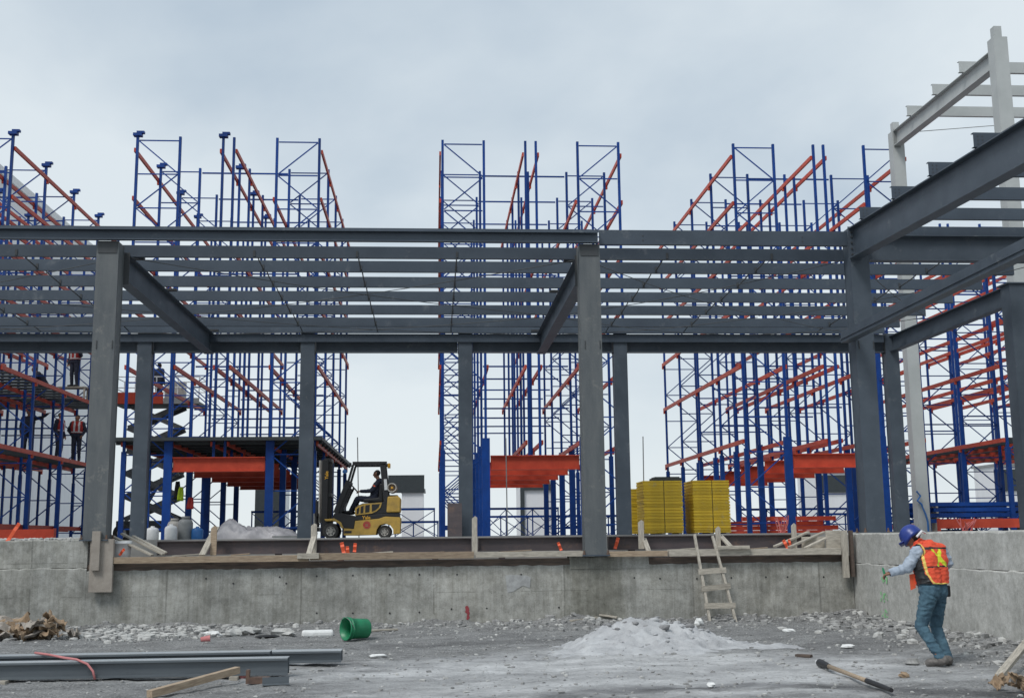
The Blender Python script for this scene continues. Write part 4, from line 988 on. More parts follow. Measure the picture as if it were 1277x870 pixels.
# the worker at the right wall: joints read in the plane of his back (x right, z up), y away from the viewer
MAN = Vector((6.15, 14.1, 0))
def mj(px, py, y): z = (826-py)/102.0; return Vector(((px-1172)/102.0 + 0.068*z, y, z))
J = dict(hipL=mj(1156, 741, -0.06), hipR=mj(1174, 741, 0.05), knL=mj(1150, 778, 0.02), knR=mj(1175, 780, 0.16), anL=mj(1168, 816, -0.14), anR=mj(1184, 817, 0.02),
         toL=mj(1157, 822, -0.06), toR=mj(1190, 823, 0.13), shL=mj(1143, 687, -0.02), shR=mj(1182, 685, 0.17), elL=mj(1132, 706, 0.0), elR=mj(1193, 702, 0.20), wrL=mj(1117, 712, 0.13), wrR=mj(1184, 712, 0.40),
         head=mj(1148, 671, 0.20), pnL=vec(0.3, 0.2, -1), pnR=vec(0, 0, -1))
def manvest(garment, tags, fc, fn):
    u = ((fc[:, 0] - 0.068*fc[:, 2])*102 + 1172 - 1090)*8.7; v = (826 - fc[:, 2]*102 - 640)*8.7
    def sd(ax, ay, bx, by):
        dx, dy = bx-ax, by-ay; t_ = np.clip(((u-ax)*dx + (v-ay)*dy)/(dx*dx+dy*dy), 0, 1); return np.hypot(u-ax-t_*dx, v-ay-t_*dy)
    back = fn[:, 1] < 0.15
    left = [(385, 262), (470, 320), (505, 400), (515, 500), (540, 640), (600, 752), (840, 757)]
    lx = np.interp(v, [p[1] for p in left], [p[0] for p in left])
    sel = np.zeros(len(fc), int)
    border = np.full(len(fc), 1e9)
    for a, b in zip(left[:-1], left[1:]): border = np.minimum(border, sd(*a, *b))
    sel[(border < 8.5) & back] = 1
    side_ = back & (u < lx) & (border >= 11) & (v > 345) & (u > 350); sel[side_] = 2
    sel[back & ((np.abs(v - (383 - (u-500)*0.02)) < 8) | (np.abs(v - (573 - (u-520)*0.03)) < 8)) & (u > lx) & (border > 11)] = 2
    x1_ = sd(610, 402, 762, 552); x2_ = sd(715, 402, 650, 552)
    sel[back & (np.minimum(x1_, x2_) < 20)] = 3
    low = v < 770
    garment('vest', ((tags == 'torso') | ((tags == 'pelvis') & (v < 757)) | (tags == 'neck') & (v > 262)) & low & (v > 240), 0.036, ['vest', 'piping', 'black', 'limex'], sel)
man, mbones = make_person('stooping worker in blue helmet, jeans and orange vest with a lime X', J, (-0.78, 0.36, -0.50), 0.0075,
    [('jeans', TROUS, 0.012, 'denim'), ('boots', ['foot'], 0.016, 'grayboot'), ('shirt', ARMS + ['torso', 'neck'], 0.016, 'shirt')], hat=('helmet', True, 0.25), hs=1.13, loc=MAN + Vector((0, 0, gz(6.1, 14.1) + 0.0)), vest=manvest)
pch = mj(1187, 735, 0.12); MB().box(pch.x-0.035, pch.x+0.04, pch.y-0.05, pch.y+0.06, pch.z-0.08, pch.z+0.06).build('belt_pouch', 'black', man, bevel=0.015)
rg = mj(1140, 731, 0.02); MB().prism([(-0.035, 0.16), (0.03, 0.17), (0.035, 0.0), (-0.03, -0.03)], 0, 0.012).build('vest_strap', 'flag', man, loc=rg)
ear = mj(1146, 663, 0.14)
MB().tube([mj(1146, 668, 0.05), mj(1153, 661, 0.06), mj(1160, 663, 0.12)], 0.016, 8).build('helmet_band', 'plastic', man)
sp = J['wrL'] + (J['wrL']-J['elL']).normalized()*0.1 + MAN
tag(MB().lathe([(0.013, -0.05), (0.014, -0.04), (0.014, 0.05), (0.008, 0.065), (0.006, 0.075), (0.0, 0.075)], 12, sp + Vector((0, 0, 0.0)), (-0.2, 0.1, 1)).build('paint_marker', 'green', smooth=True), 'small green paint marker in the stooping worker\'s left hand', 'paint marker')

# workers on the leftmost rack
D1 = SZ + 2.93; D2 = SZ + 5.25
def worker(px, Y, z, label, J, rz=0, vest=redvest, clothes=NAVY, face=(0, -1, 0), hat=None):
    p = at(px, 560, Y); return make_person(label, J, face, 0.02, clothes, 'workers on the racks', loc=(p.x, Y, z), rz=rz, vest=vest, hat=hat)
worker(95, 43.3, D1, 'worker in a red vest with silver bands, standing rightmost on the lower deck', stand(elL=(.3, -.02, 1.14), wrL=(.2, -.12, .95), elR=(-.3, .05, 1.15), wrR=(-.18, .02, .95)), rz=R(8))
worker(73, 42.6, D1, 'worker in a red vest turned sideways, middle on the lower deck', stand(), rz=R(75))
worker(34, 41.5, D1, 'worker in navy with one arm raised, leftmost on the lower deck', stand(elL=(.42, -.08, 1.42), wrL=(.62, -.12, 1.55)), rz=R(10), vest=None)
worker(50, 42.5, D2, 'worker crouching on the upper deck of the leftmost rack', stand(hipL=(.1, .05, .32), hipR=(-.1, .05, .32), knL=(.14, -.34, .48), knR=(-.14, -.34, .44), anL=(.12, -.1, .09), anR=(-.12, -.1, .09), toL=(.13, -.26, .04), toR=(-.13, -.26, .04), shL=(.18, -.22, .78), shR=(-.18, -.22, .78), head=(0, -.34, .95), elL=(.25, -.42, .56), elR=(-.25, -.42, .56), wrL=(.12, -.58, .42), wrR=(-.12, -.58, .42)), rz=R(-60), vest=None)
worker(88, 43.5, D2+0.45, 'worker in navy with a red vest high up, head hidden behind the girder', stand(wrL=(.3, -.25, 1.3), elL=(.33, -.1, 1.15)), rz=R(-20))
st_ = MB().box(-0.5, 0.5, -0.25, 0.25, 0.40, 0.45)
for sx in (-0.45, 0.45):
    for sy in (-0.2, 0.2): st_.box(sx-0.03, sx+0.03, sy-0.03, sy+0.03, 0, 0.399)
o = st_.build('work_platform', 'wood_grey'); p = at(88, 560, 43.5); o.location = (p.x, 43.5, D2); tag(o, 'low work platform under the worker high on the leftmost rack', 'platform')

# ------------------------------------------------------------------ scissor lift
LX, LY = at(193, 600, 48.6).x, 48.6
sl_ = empty('scissor_lift', (LX, LY, SZ), label='raised scissor lift with an orange platform between the two left racks', cat='scissor lift')
MB().box(-1.3, 1.3, -0.75, 0.75, 0.4, 0.85).build('chassis', 'dock', sl_, bevel=0.03)
for sx in (-1.0, 1.0):
    for sy in (-0.85, 0.85):
        wh = MB().lathe([(0.2, -0.13), (0.33, -0.13), (0.36, -0.09), (0.36, 0.09), (0.33, 0.13), (0.2, 0.13)], 22, (sx, sy, 0.36), (0, 1, 0), False).build('wheel', 'rubber', sl_)
        MB().lathe([(0.19, -0.11), (0.19, 0.11)], 18, (sx, sy, 0.36), (0, 1, 0)).build('rim', 'rim', wh)
zb, zt_ = 0.9, 5.55; n = 5; hh = (zt_-zb)/n
for i in range(n):
    for sy in (-0.5, 0.5):
        for s in (-1, 1):
            MB().bar((-1.05*s, sy+0.05*s, zb+i*hh), (1.05*s, sy+0.05*s, zb+(i+1)*hh), 0.07, 0.20).build('scissor_arm', 'darkgrey', sl_)
MB().tube([(-0.5, 0, 1.1), (0.3, 0, 2.6)], 0.07, 10).build('lift_cylinder', 'darkgrey', sl_); MB().tube([(0.5, 0, 3.0), (-0.3, 0, 4.4)], 0.07, 10).build('lift_cylinder', 'darkgrey', sl_)
MB().box(-1.62, 1.85, -0.8, 0.8, 5.56, 5.68).build('platform_floor', 'dock', sl_)
MB().box(-1.62, 0.4, -0.84, -0.81, 5.58, 6.05).build('platform_side', 'orange', sl_); MB().box(0.41, 1.85, -0.84, -0.81, 5.58, 5.82).build('platform_side', 'grey', sl_)
mb = MB()
for z in (6.25, 6.7):
    mb.tube([(-1.6, -0.78, z), (1.83, -0.78, z), (1.83, 0.78, z), (-1.6, 0.78, z), (-1.6, -0.78, z)], 0.024, 6)
for x in (-1.6, -0.75, 0.1, 0.97, 1.83):
    for sy in (-0.78, 0.78): mb.tube([(x, sy, 5.68), (x, sy, 6.7)], 0.024, 6)
mb.build('guard_rail', 'plastic', sl_)
MB().box(0.4, 1.2, -0.6, -0.3, 5.682, 6.5).build('tool_chest', 'rim', sl_)
make_person('worker in dark blue standing on the raised scissor lift platform', stand(), (0, -1, 0), 0.02, NAVY, 'workers on the racks', loc=(LX-0.0, LY, SZ+5.682), rz=R(150))

# ------------------------------------------------------------------ forklift (its profile was measured in crop units, 239 per metre)
FKX, FKY = at(460, 668, 32.6).x, 32.05
fk = empty('forklift', (FKX, FKY, SZ), label='ochre and black forklift with a driver, parked facing left on the slab', cat='forklift')
K = 239.4; OX = 435
def q(x, y): return ((x-OX)/K, (708-y)/K)
def poly(pts): return [q(*p) for p in pts]
def fp(name, pts, y0, y1, m, bevel=0.012, parent=None): return MB().prism(poly(pts), y0, y1).build(name, m, parent or fk, bevel=bevel)
fp('lower_body', [(278,640),(345,645),(352,592),(505,580),(548,566),(648,572),(645,676),(602,682),(600,648),(580,622),(545,612),(512,622),(494,650),(488,684),(345,687),(278,686)], 0.0, 1.1, 'fyellow')
fp('chassis', [(215,540),(262,540),(352,560),(640,540),(640,571),(548,565),(505,579),(352,590),(345,644),(278,639),(262,640),(245,600),(200,580)], 0.03, 1.07, 'black')
fp('counterweight', [(562,436),(628,432),(647,445),(645,538),(555,540)], 0.0, 1.1, 'fyellow', 0.03)
mb = MB()
outer = [(350,512),(372,494),(410,482),(526,474),(516,508),(492,530),(460,545),(350,556)]
mb.prism(poly(outer), 0.012, 0.03)
sp_ = mb.build('side_panel', 'fyellow', fk)
for wv in ([(362,516),(378,503),(374,546),(360,548)], [(388,500),(406,494),(404,542),(386,545)], [(418,492),(446,488),(444,536),(416,540)], [(460,487),(512,483),(504,506),(484,524),(460,534)]):
    MB().prism(poly(wv), 0.004, 0.0119).build('vent', 'black', sp_)
fp('engine_cover', [(352,559),(350,500),(400,478),(560,470),(560,539),(640,539),(640,520),(560,520)][:6], 0.035, 1.05, 'black')
for y in (0.06, 0.98):
    gd = MB(); 
    for a, b, wd in (((222,540),(305,330),0.13), ((305,330),(334,226),0.06), ((330,216),(556,216),0.09), ((528,222),(556,480),0.15), ((318,212),(308,245),0.05)):
        A, B = q(*a), q(*b); gd.bar((A[0], y, A[1]), (B[0], y, B[1]), 0.07, wd, (0, 1, 0)) if False else gd.bar((A[0], y, A[1]), (B[0], y, B[1]), wd, 0.07, (0, 1, 0))
    gd.build('overhead_guard', 'black', fk)
mb = MB(); z0 = q(0, 205)[1]
for k in range(7):
    x = q(335 + k*34, 0)[0]; mb.box(x, x+0.04, 0.1, 0.95, z0-0.075, z0-0.04)
mb.build('guard_bars', 'black', fk)
mast = MB()
for y in (0.18, 0.30, 0.76, 0.88):
    a, b = q(128, 700), q(196, 190); mast.box(a[0]+(0.0 if y in (0.18, 0.88) else 0.05), a[0]+(0.17 if y in (0.18, 0.88) else 0.24), y-0.04, y+0.04, 0.08, b[1]+ (0 if y in (0.18, 0.88) else 0.04))
for z in (0.4, 1.15, 2.1): mast.box(q(140, 0)[0], q(190, 0)[0], 0.18, 0.88, z, z+0.1)
mo = mast.build('mast', 'black', fk, bevel=0.006)
MB().tube([(q(112,0)[0], 0.36, 0.45), (q(112,0)[0], 0.36, q(0,190)[1])], 0.035, 12).build('lift_cylinder', 'rim', mo)
MB().tube([(q(112,0)[0], 0.7, 0.45), (q(112,0)[0], 0.7, q(0,190)[1])], 0.035, 12).build('lift_cylinder', 'rim', mo)
car = MB().box(q(88,0)[0], q(104,0)[0], 0.05, 1.02, 0.22, 0.32).box(q(88,0)[0], q(104,0)[0], 0.05, 1.02, 0.62, 0.72)
for y in (0.1, 0.35, 0.6, 0.85): car.box(q(90,0)[0], q(100,0)[0], y, y+0.04, 0.33, 1.05)
car.build('carriage', 'black', mo)
for y in (0.22, 0.75):
    MB().box(q(74,0)[0], q(87,0)[0], y, y+0.12, 0.06, 0.7).box(q(-190,0)[0], q(87,0)[0], y, y+0.12, 0.05, 0.0999).build('fork', 'grey', mo)
for (cx_, cy_, r_, ys_) in ((193, 658, 0.215, (0.02, 0.9)), (543, 666, 0.18, (0.05, 0.88))):
    X_, Z_ = q(cx_, cy_)
    for y in ys_:
        wh = empty('wheel'); wh.parent = fk; wh.location = (X_, y, r_); del_ = None
        MB().lathe([(r_*0.6, 0), (r_*0.95, 0), (r_, 0.03), (r_, 0.15), (r_*0.95, 0.18), (r_*0.6, 0.18)], 28, (0, 0, 0), (0, 1, 0), False).build('tyre', 'rubber', wh)
        rmb = MB().lathe([(0.001, 0.03), (r_*0.25, 0.03), (r_*0.25, 0.015), (r_*0.45, 0.035), (r_*0.6, 0.01), (r_*0.6, 0.17), (0.001, 0.17)], 24, (0, 0, 0), (0, 1, 0))
        rmb.build('rim', 'rim', wh)
        nb = MB()
        for k in range(6):
            a_ = k*math.pi/3; nb.lathe([(0.016, -0.004), (0.016, 0.03)], 6, (math.cos(a_)*r_*0.42, 0.008, math.sin(a_)*r_*0.42), (0, 1, 0))
        nb.build('wheel_nut', 'black', wh)
X_, Z_ = q(590, 378)
tk = MB().lathe([(0.001, 0.06), (0.08, 0.07), (0.13, 0.12), (0.135, 0.2), (0.135, 0.8), (0.12, 0.9), (0.001, 0.93)], 24, (X_, 0, Z_), (0, 1, 0)).build('gas_tank', 'card', fk, smooth=True)
MB().lathe([(0.10, 0.0), (0.13, 0.0), (0.13, 0.09), (0.10, 0.09)], 24, (X_, 0.0, Z_), (0, 1, 0), False).build('tank_collar', 'rim', tk); MB().lathe([(0.03, 0.01), (0.03, 0.09)], 12, (X_, 0, Z_), (0, 1, 0)).build('tank_valve', 'amber', tk)
fp('tank_cradle', [(560,425),(628,425),(628,434),(560,434)], 0.1, 0.95, 'black')
X_, Z_ = q(568, 228); MB().lathe([(0.04, -0.07), (0.042, 0.03), (0.03, 0.06), (0.001, 0.065)], 14, (X_, 0.3, Z_), (0, 0, 1)).build('beacon', 'amber', fk)
MB().lathe([(0.045, -0.075), (0.045, -0.0705)], 14, (X_, 0.3, Z_)).build('beacon_base', 'black', fk)
X_, Z_ = q(280, 270); MB().blob((X_, 0.05, Z_), 0.07, 3, 10, 0.05, (1, 0.4, 0.9)).build('mirror', 'bluep', fk)
fp('seat', [(395,470),(400,448),(500,440),(505,350),(528,345),(532,470)], 0.28, 0.8, 'black', 0.03)
X_, Z_ = q(333, 372)
tor = MB(); n = 20
ax = Vector((0.75, 0, 0.66)).normalized(); e1 = Vector((0, 1, 0)); e2 = ax.cross(e1)
tor.tube([Vector((X_, 0.55, Z_)) + (e1*math.cos(i*2*math.pi/n) + e2*math.sin(i*2*math.pi/n))*0.16 for i in range(n+1)], 0.016, 6)
tor.tube([(X_, 0.55, Z_), (q(285, 470)[0], 0.55, q(285, 470)[1])], 0.03, 8)
tor.tube([Vector((X_, 0.55, Z_)) - e1*0.16, Vector((X_, 0.55, Z_)) + e1*0.16], 0.012, 6)
tor.build('steering_wheel', 'black', fk)
fp('dashboard', [(222,540),(268,440),(300,375),(325,380),(300,440),(275,500),(262,540)], 0.1, 1.0, 'black', 0.02)
fp('front_fender', [(150,580),(215,575),(260,600),(278,640),(262,640),(248,612),(215,592),(160,592)], 0.0, 1.1, 'fyellow')
fp('step', [(282,656),(330,656),(330,672),(282,672)], -0.006, -0.001, 'black', 0)
fp('decal', [(537,322),(556,322),(562,392),(542,394)], 0.0, 0.018, 'plastic', 0)
def text(txt, size, m, name, parent, loc, rot):
    cu = bpy.data.curves.new('t', 'FONT'); cu.body = txt; cu.size = size; cu.extrude = 0.002; cu.offset = size*0.02; cu.align_x = 'CENTER'; cu.align_y = 'CENTER'
    t_ = bpy.data.objects.new('t', cu); C.objects.link(t_); bpy.context.view_layer.update(); dg = bpy.context.evaluated_depsgraph_get()
    me = bpy.data.meshes.new_from_object(t_.evaluated_get(dg), depsgraph=dg); me.name = name; bpy.data.objects.remove(t_)
    me.materials.clear(); me.materials.append(M[m]); o = bpy.data.objects.new(name, me); C.objects.link(o); o.parent = parent; o.location = loc; o.rotation_euler = rot
    return o
X_, Z_ = q(424, 572); text('Yale', 0.13, 'amber', 'lettering', fk, (X_, 0.026, Z_-0.0), (R(90), 0, 0))
X_, Z_ = q(160, 292); text('Yale', 0.13, 'amber', 'lettering', mo, (X_, 0.135, Z_), (R(90), R(-90), 0))
X_, Z_ = q(428, 620)
em = MB().lathe([(0.105, 0), (0.105, 0.004)], 28, (X_, -0.006, Z_), (0, 1, 0)).build('emblem', 'red', fk)
rg_ = MB(); n = 24
for i in range(n): 
    a0, a1 = i*2*math.pi/n, (i+1)*2*math.pi/n; rg_.bar((X_+0.085*math.cos(a0), -0.0075, Z_+0.085*math.sin(a0)), (X_+0.085*math.cos(a1), -0.0075, Z_+0.085*math.sin(a1)), 0.003, 0.008)
for dz in (-0.03, 0.0, 0.03): rg_.box(X_-0.045, X_+0.045, -0.009, -0.0061, Z_+dz-0.008, Z_+dz+0.008)
rg_.build('emblem_mark', 'card', em)
# driver
def dq(x, y, yy): a = q(x, y); return Vector((a[0], yy, a[1]))
J = dict(hipL=dq(468, 452, 0.64), hipR=dq(468, 452, 0.46), knL=dq(365, 440, 0.68), knR=dq(358, 446, 0.42), anL=dq(318, 530, 0.66), anR=dq(312, 530, 0.42), toL=dq(278, 535, 0.66), toR=dq(272, 535, 0.42),
         shL=dq(498, 335, 0.74), shR=dq(498, 335, 0.36), elL=dq(455, 392, 0.76), elR=dq(452, 394, 0.34), wrL=dq(385, 394, 0.66), wrR=dq(382, 396, 0.44), head=dq(485, 282, 0.55))
drv, _b = make_person('driver in navy with a red arm band, seated in the forklift', J, (-1, 0, -0.05), 0.014, NAVY, None, loc=(FKX, FKY, SZ))
MB().lathe([(0.066, -0.03), (0.068, 0.03)], 16, dq(476, 364, 0.35), (dq(452, 394, 0.34)-dq(498, 335, 0.36)).normalized()).build('arm_band', 'flag', drv)

# ------------------------------------------------------------------ things on the ground in front of the wall
def sand():
    n = 150; vs = []; fs = []; rnd = random.Random(2)
    peaks = [(2.75, 17.35, 0.50, 0.72), (2.35, 17.15, 0.42, 0.75), (3.25, 16.95, 0.36, 0.65), (1.95, 16.7, 0.26, 0.7), (3.95, 16.7, 0.20, 0.6), (2.75, 16.3, 0.24, 0.75), (1.4, 16.2, 0.10, 0.55), (4.5, 16.5, 0.08, 0.5), (2.0, 17.5, 0.3, 0.5), (0.9, 16.0, 0.05, 0.5)]
    for j in range(n+1):
        for i in range(n+1):
            x = 0.4 + 5.6*i/n; y = 14.9 + 3.9*j/n
            z = sum(h*math.exp(-((x-a)**2+((y-b)*1.05)**2)/(s*s)*1.15) for a, b, h, s in [(a+0.5, b, h, s*0.95) for a, b, h, s in peaks])*0.40
            m_ = min(1, z/0.10); z += m_*(0.05*hnoise(x, y, 3.6, 3) - 0.05*abs(hnoise(x, y, 5, 9)) + 0.03*max(0, hnoise(x, y, 9, 6)-0.25)*3*min(1, z/0.2) + 0.014*hnoise(x, y, 17, 4) + 0.009*hnoise(x, y, 37, 5) + rnd.uniform(-0.004, 0.004))
            vs.append((x, y, gz(x, y) + z - 0.035))
    for j in range(n):
        for i in range(n): fs.append((j*(n+1)+i, j*(n+1)+i+1, (j+1)*(n+1)+i+1, (j+1)*(n+1)+i))
    mb = MB().add(vs, fs)
    for k in range(150):
        top = k < 45
        x = rnd.gauss(3.1, 0.55 if top else 0.9); y = rnd.gauss(17.2 if top else 16.6, 0.3 if top else 0.6)
        i, j = int((x-0.4)/5.6*n), int((y-14.9)/3.9*n)
        if 0 <= i < n and 0 <= j < n and vs[j*(n+1)+i][2] > gz(x, y) + 0.03:
            r_ = rnd.uniform(0.012, 0.03) if not top else rnd.uniform(0.015, 0.07); mb.m = 1 if top and rnd.random() < 0.6 else 0
            mb.blob((x, y, vs[j*(n+1)+i][2] + r_*0.15), r_, k, 8, 0.3, (1.3, 1, 0.65))
    return mb
M['crust'] = mat('dark mortar crust', (0.30, 0.30, 0.305), (0.2, 0.2, 0.205), rough=0.95, scale=8, bump=0.5)
M['sand'] = mat('grey mortar sand', (0.50, 0.51, 0.52), (0.36, 0.365, 0.375), rough=0.95, scale=3.5, bump=0.7, bscale=45, spec=0.2, detail=9)
tag(sand().build('sand_heap', ['sand', 'crust'], smooth=True), 'low grey heap of mortar sand on the ground before the wall', 'sand heap')

# ladder
la = empty('ladder', tuple(Vector((5.45, 21.45, 0))), label='rough timber ladder of three rungs leaning on the middle wall', cat='ladder')
def lp(px, py, t_):  # t_=0 foot, 1 top
    return at(px, py, 21.42 + 0.40*t_)
lb, lt, rb_, rt_ = lp(886, 779, 0), lp(866, 666, 1), lp(918.5, 778, 0), lp(888.5, 668, 1)
for a, b in ((lb, lt), (rb_, rt_)): part(MB().bar(a - (b-a).normalized()*0.05, b, 0.062, 0.045, (1, 0, 0)), 'rail', 'wood_up', la)
for f_, tl in ((0.20, 0.02), (0.40, -0.01), (0.585, -0.005)):
    a, b = lb.lerp(lt, f_), rb_.lerp(rt_, f_+0.02); d = (b-a).normalized()
    part(MB().bar(a - d*0.06 + Vector((0, -0.045, tl)), b + d*0.07 + Vector((0, -0.045, -tl)), 0.03, 0.10), 'rung', 'wood_grey', la)

# green bucket on its side
bk = empty('bucket', tuple(onz(438, 798)), label='green plastic bucket lying on its side before the wall', cat='bucket')
b0 = onz(440, 797); bz = gz(b0.x, b0.y)
mb = MB().lathe([(0.001, 0.0), (0.145, 0.0), (0.152, 0.01), (0.16, 0.2), (0.166, 0.32), (0.18, 0.325), (0.18, 0.345), (0.17, 0.348), (0.172, 0.37), (0.184, 0.375), (0.184, 0.40), (0.168, 0.40), (0.158, 0.2), (0.142, 0.012), (0.001, 0.012)], 36)
ob = mb.build('shell', 'green', bk, smooth=True)
hd = MB(); hd.tube([Vector((0.184*math.cos(t_), 0.184*math.sin(t_), 0.33)) + Vector((0, 0, 0.10*math.sin(t_))) for t_ in [i*math.pi/14 for i in range(15)]], 0.004, 6); hd.build('handle', 'grey', ob)
bk.location = (b0.x + 0.22, b0.y + 0.05, bz + 0.178); bk.rotation_euler = Vector((-0.82, -0.57, 0.04)).to_track_quat('Z', 'Y').to_euler()

# long steel channels at left
CHG = 'long steel channels stacked on the ground'
def channel(x0, x1, y, z, h, label, dep=0.14, slope=0.0):
    mb = MB(); mb.m = 0
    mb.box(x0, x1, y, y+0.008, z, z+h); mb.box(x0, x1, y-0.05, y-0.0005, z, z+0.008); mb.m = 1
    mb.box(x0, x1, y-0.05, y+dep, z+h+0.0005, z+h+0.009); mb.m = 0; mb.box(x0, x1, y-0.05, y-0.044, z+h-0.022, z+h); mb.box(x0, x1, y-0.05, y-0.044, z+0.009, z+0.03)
    mb.box(x0, x1, y+dep-0.008, y+dep, z, z+h)
    tag(mb.build('steel_channel', ['chan', 'chan_highlight']), label, 'steel channel', CHG)
channel(-9.0, onz(430, 823).x, 15.25, 0.04, 0.14, 'rear steel channel of the pile, longest to the right', 0.2)
channel(-9.0, onz(348, 830).x, 14.45, 0.06, 0.195, 'middle steel channel of the pile, between the other two')
channel(-9.0, onz(361, 842).x, 14.0, 0.035, 0.185, 'front steel channel of the pile, nearest the viewer')
for i, x in enumerate((-7.6, -4.9, -2.3)):
    o = MB().box(x-0.05, x+0.05, 13.85, 15.5, -0.06, 0.034).build('bearer', 'wood_grey', bevel=0.004); tag(o, ['left timber bearer under the steel channels', 'middle timber bearer under the steel channels', 'right timber bearer under the steel channels'][i], 'bearer')
pts = [Vector((-4.3, 13.9, 0.285)), Vector((-4.0, 13.6, 0.30)), Vector((-3.75, 13.42, 0.31)), Vector((-3.56, 13.35, 0.25)), Vector((-3.47, 13.32, 0.12)), Vector((-3.44, 13.28, 0.03))]
pts = [Vector(q_) for q_ in ((-4.75, 14.5, 0.285), (-4.5, 14.25, 0.28), (-4.25, 14.03, 0.262), (-4.1, 13.95, 0.25), (-3.97, 13.925, 0.20), (-3.9, 13.915, 0.12), (-3.87, 13.9, 0.03))]

tag(MB().tube(pts, 0.014, 8).build('hose', 'redrope', smooth=True), 'faded red hose draped over the steel channels', 'hose')
# loose timber and tools
def ground_plank(a, b, w_, h_, label, m='wood', za=0.0, zb=0.0, name='timber_plank'):
    a, b = onz(*a), onz(*b); a.z = gz(a.x, a.y) + h_/2 + za; b.z = gz(b.x, b.y) + h_/2 + zb
    o = plank(a, b, w_, h_, label, m, name); return o
ground_plank((186, 870), (296, 850), 0.075, 0.075, 'brown timber plank lying in front of the steel channels', 'wood', 0, 0.11)
ground_plank((1246, 846), (1300, 826), 0.09, 0.045, 'weathered plank propped up at the right edge', 'wood_grey', 0, 0.36)
ground_plank((462, 788), (495, 786), 0.08, 0.03, 'thin pale stick behind the green bucket', 'wood_grey')
ground_plank((712, 779), (745, 777), 0.10, 0.03, 'front thin board of the scraps left of the sand heap', 'wood_grey'); ground_plank((722, 776), (770, 777), 0.07, 0.03, 'rear thin board of the scraps left of the sand heap', 'wood_grey', 0.02, 0.03)
ground_plank((993, 819), (1012, 820), 0.09, 0.035, 'small dark offcut on the ground right of the sand heap', 'wood_dark')
# long handled tool
a, b = onz(1019, 829), onz(1110, 869); a.z = gz(a.x, a.y) + 0.045; b.z = gz(b.x, b.y) + 0.05
tl = empty('digging_tool', tuple(a), label='wooden handled tool with a black head lying at the lower right', cat='tool')
d = (b-a).normalized(); L = (b-a).length
part(MB().tube([a + d*L*0.17, a + d*L*0.6, a + d*L*0.74], [0.026, 0.023, 0.024], 12), 'handle', 'wood', tl, smooth=True)
part(MB().tube([a + d*L*0.05, a + d*L*0.12, a + d*L*0.2], [0.048, 0.042, 0.03], 12), 'head', 'black', tl); part(MB().tube([a - d*0.01, a + d*L*0.05], [0.022, 0.03], 10), 'tip', 'plastic', tl)
part(MB().tube([a + d*L*0.735, a + d*L*0.9, a + d*L*1.02], [0.028, 0.026, 0.022], 12), 'grip', 'black', tl)
# white foam block and other loose pieces
def lump(px, py, sx, sy, sz, m, label, name, cat, seed, rz=None, jit=0.18, n=10):
    p = onz(px, py); rnd = random.Random(seed); o = MB().blob((0, 0, 0), 1.0, seed, n, jit, (sx, sy, sz)).build(name, m, smooth=False, bevel=0.0)
    o.location = (p.x, p.y, gz(p.x, p.y) + sz*0.8); o.rotation_euler.z = rnd.uniform(-0.4, 0.4) if rz is None else rz; tag(o, label, cat); return o
p = onz(396, 793); o = MB().box(-0.26, 0.26, -0.14, 0.14, 0, 0.11).build('foam_block', 'foam', bevel=0.035); o.location = (p.x, p.y, gz(p.x, p.y)); o.rotation_euler.z = 0.1; tag(o, 'white foam block on the ground left of the green bucket', 'foam block')
lump(352, 793, 0.22, 0.14, 0.07, 'palestone', 'pale crumpled sack on the ground left of the foam block', 'paper_sack', 'sack', 21, jit=0.3); lump(333, 796, 0.2, 0.1, 0.03, 'black', 'flat dark rag among the rubble left of the foam block', 'rag', 'rag', 22); lump(310, 791, 0.22, 0.16, 0.08, 'palestone', 'pale rubble lump left of the dark rag', 'rubble_lump', 'rubble', 23, jit=0.3); lump(292, 793, 0.15, 0.12, 0.07, 'palestone', 'small pale rubble lump right of the paper cup', 'rubble_lump', 'rubble', 24, jit=0.3)
lump(265, 793, 0.15, 0.09, 0.05, 'foam', 'crumpled white paper on the rubble at left', 'waste_paper', 'paper', 25, jit=0.35)
p = onz(250, 802); o = MB().lathe([(0.035, 0), (0.05, 0.14), (0.053, 0.145), (0.047, 0.145), (0.033, 0.006), (0.001, 0.006)], 18, (0, 0, 0), (1, 0.2, 0.1)).build('paper_cup', 'redrope', smooth=True); o.location = (p.x, p.y, gz(p.x, p.y)+0.05); tag(o, 'red and white paper cup lying on the rubble at left', 'cup')
lump(471, 818, 0.13, 0.05, 0.025, 'foam', 'white scrap lying below the green bucket', 'waste_paper', 'paper', 26); lump(872, 780, 0.08, 0.06, 0.07, 'foam', 'white foam lump at the foot of the ladder', 'foam_lump', 'foam', 27, jit=0.25); lump(984, 788, 0.11, 0.05, 0.035, 'foam', 'white crushed bottle on the ground right of the ladder', 'crushed_bottle', 'bottle', 28); lump(1021, 791, 0.07, 0.06, 0.04, 'palestone', 'pale stone right of the crushed bottle', 'stone', 'stone', 29)
lump(1057, 808, 0.11, 0.06, 0.03, 'foam', 'white and red crushed carton left of the worker', 'crushed_carton', 'carton', 30); lump(1128, 842, 0.06, 0.045, 0.035, 'card', 'brown crumpled wrapper at the worker\'s feet', 'wrapper', 'wrapper', 31, jit=0.3); lump(1138, 826, 0.09, 0.07, 0.045, 'stone', 'grey stone beside the worker\'s left boot', 'stone', 'stone', 32, jit=0.25); lump(887, 858, 0.05, 0.04, 0.03, 'foam', 'white scrap in the middle foreground', 'waste_paper', 'paper', 33, jit=0.3); lump(1112, 789, 0.05, 0.05, 0.04, 'black', 'small black stone at the foot of the right wall', 'stone', 'stone', 34, jit=0.2)
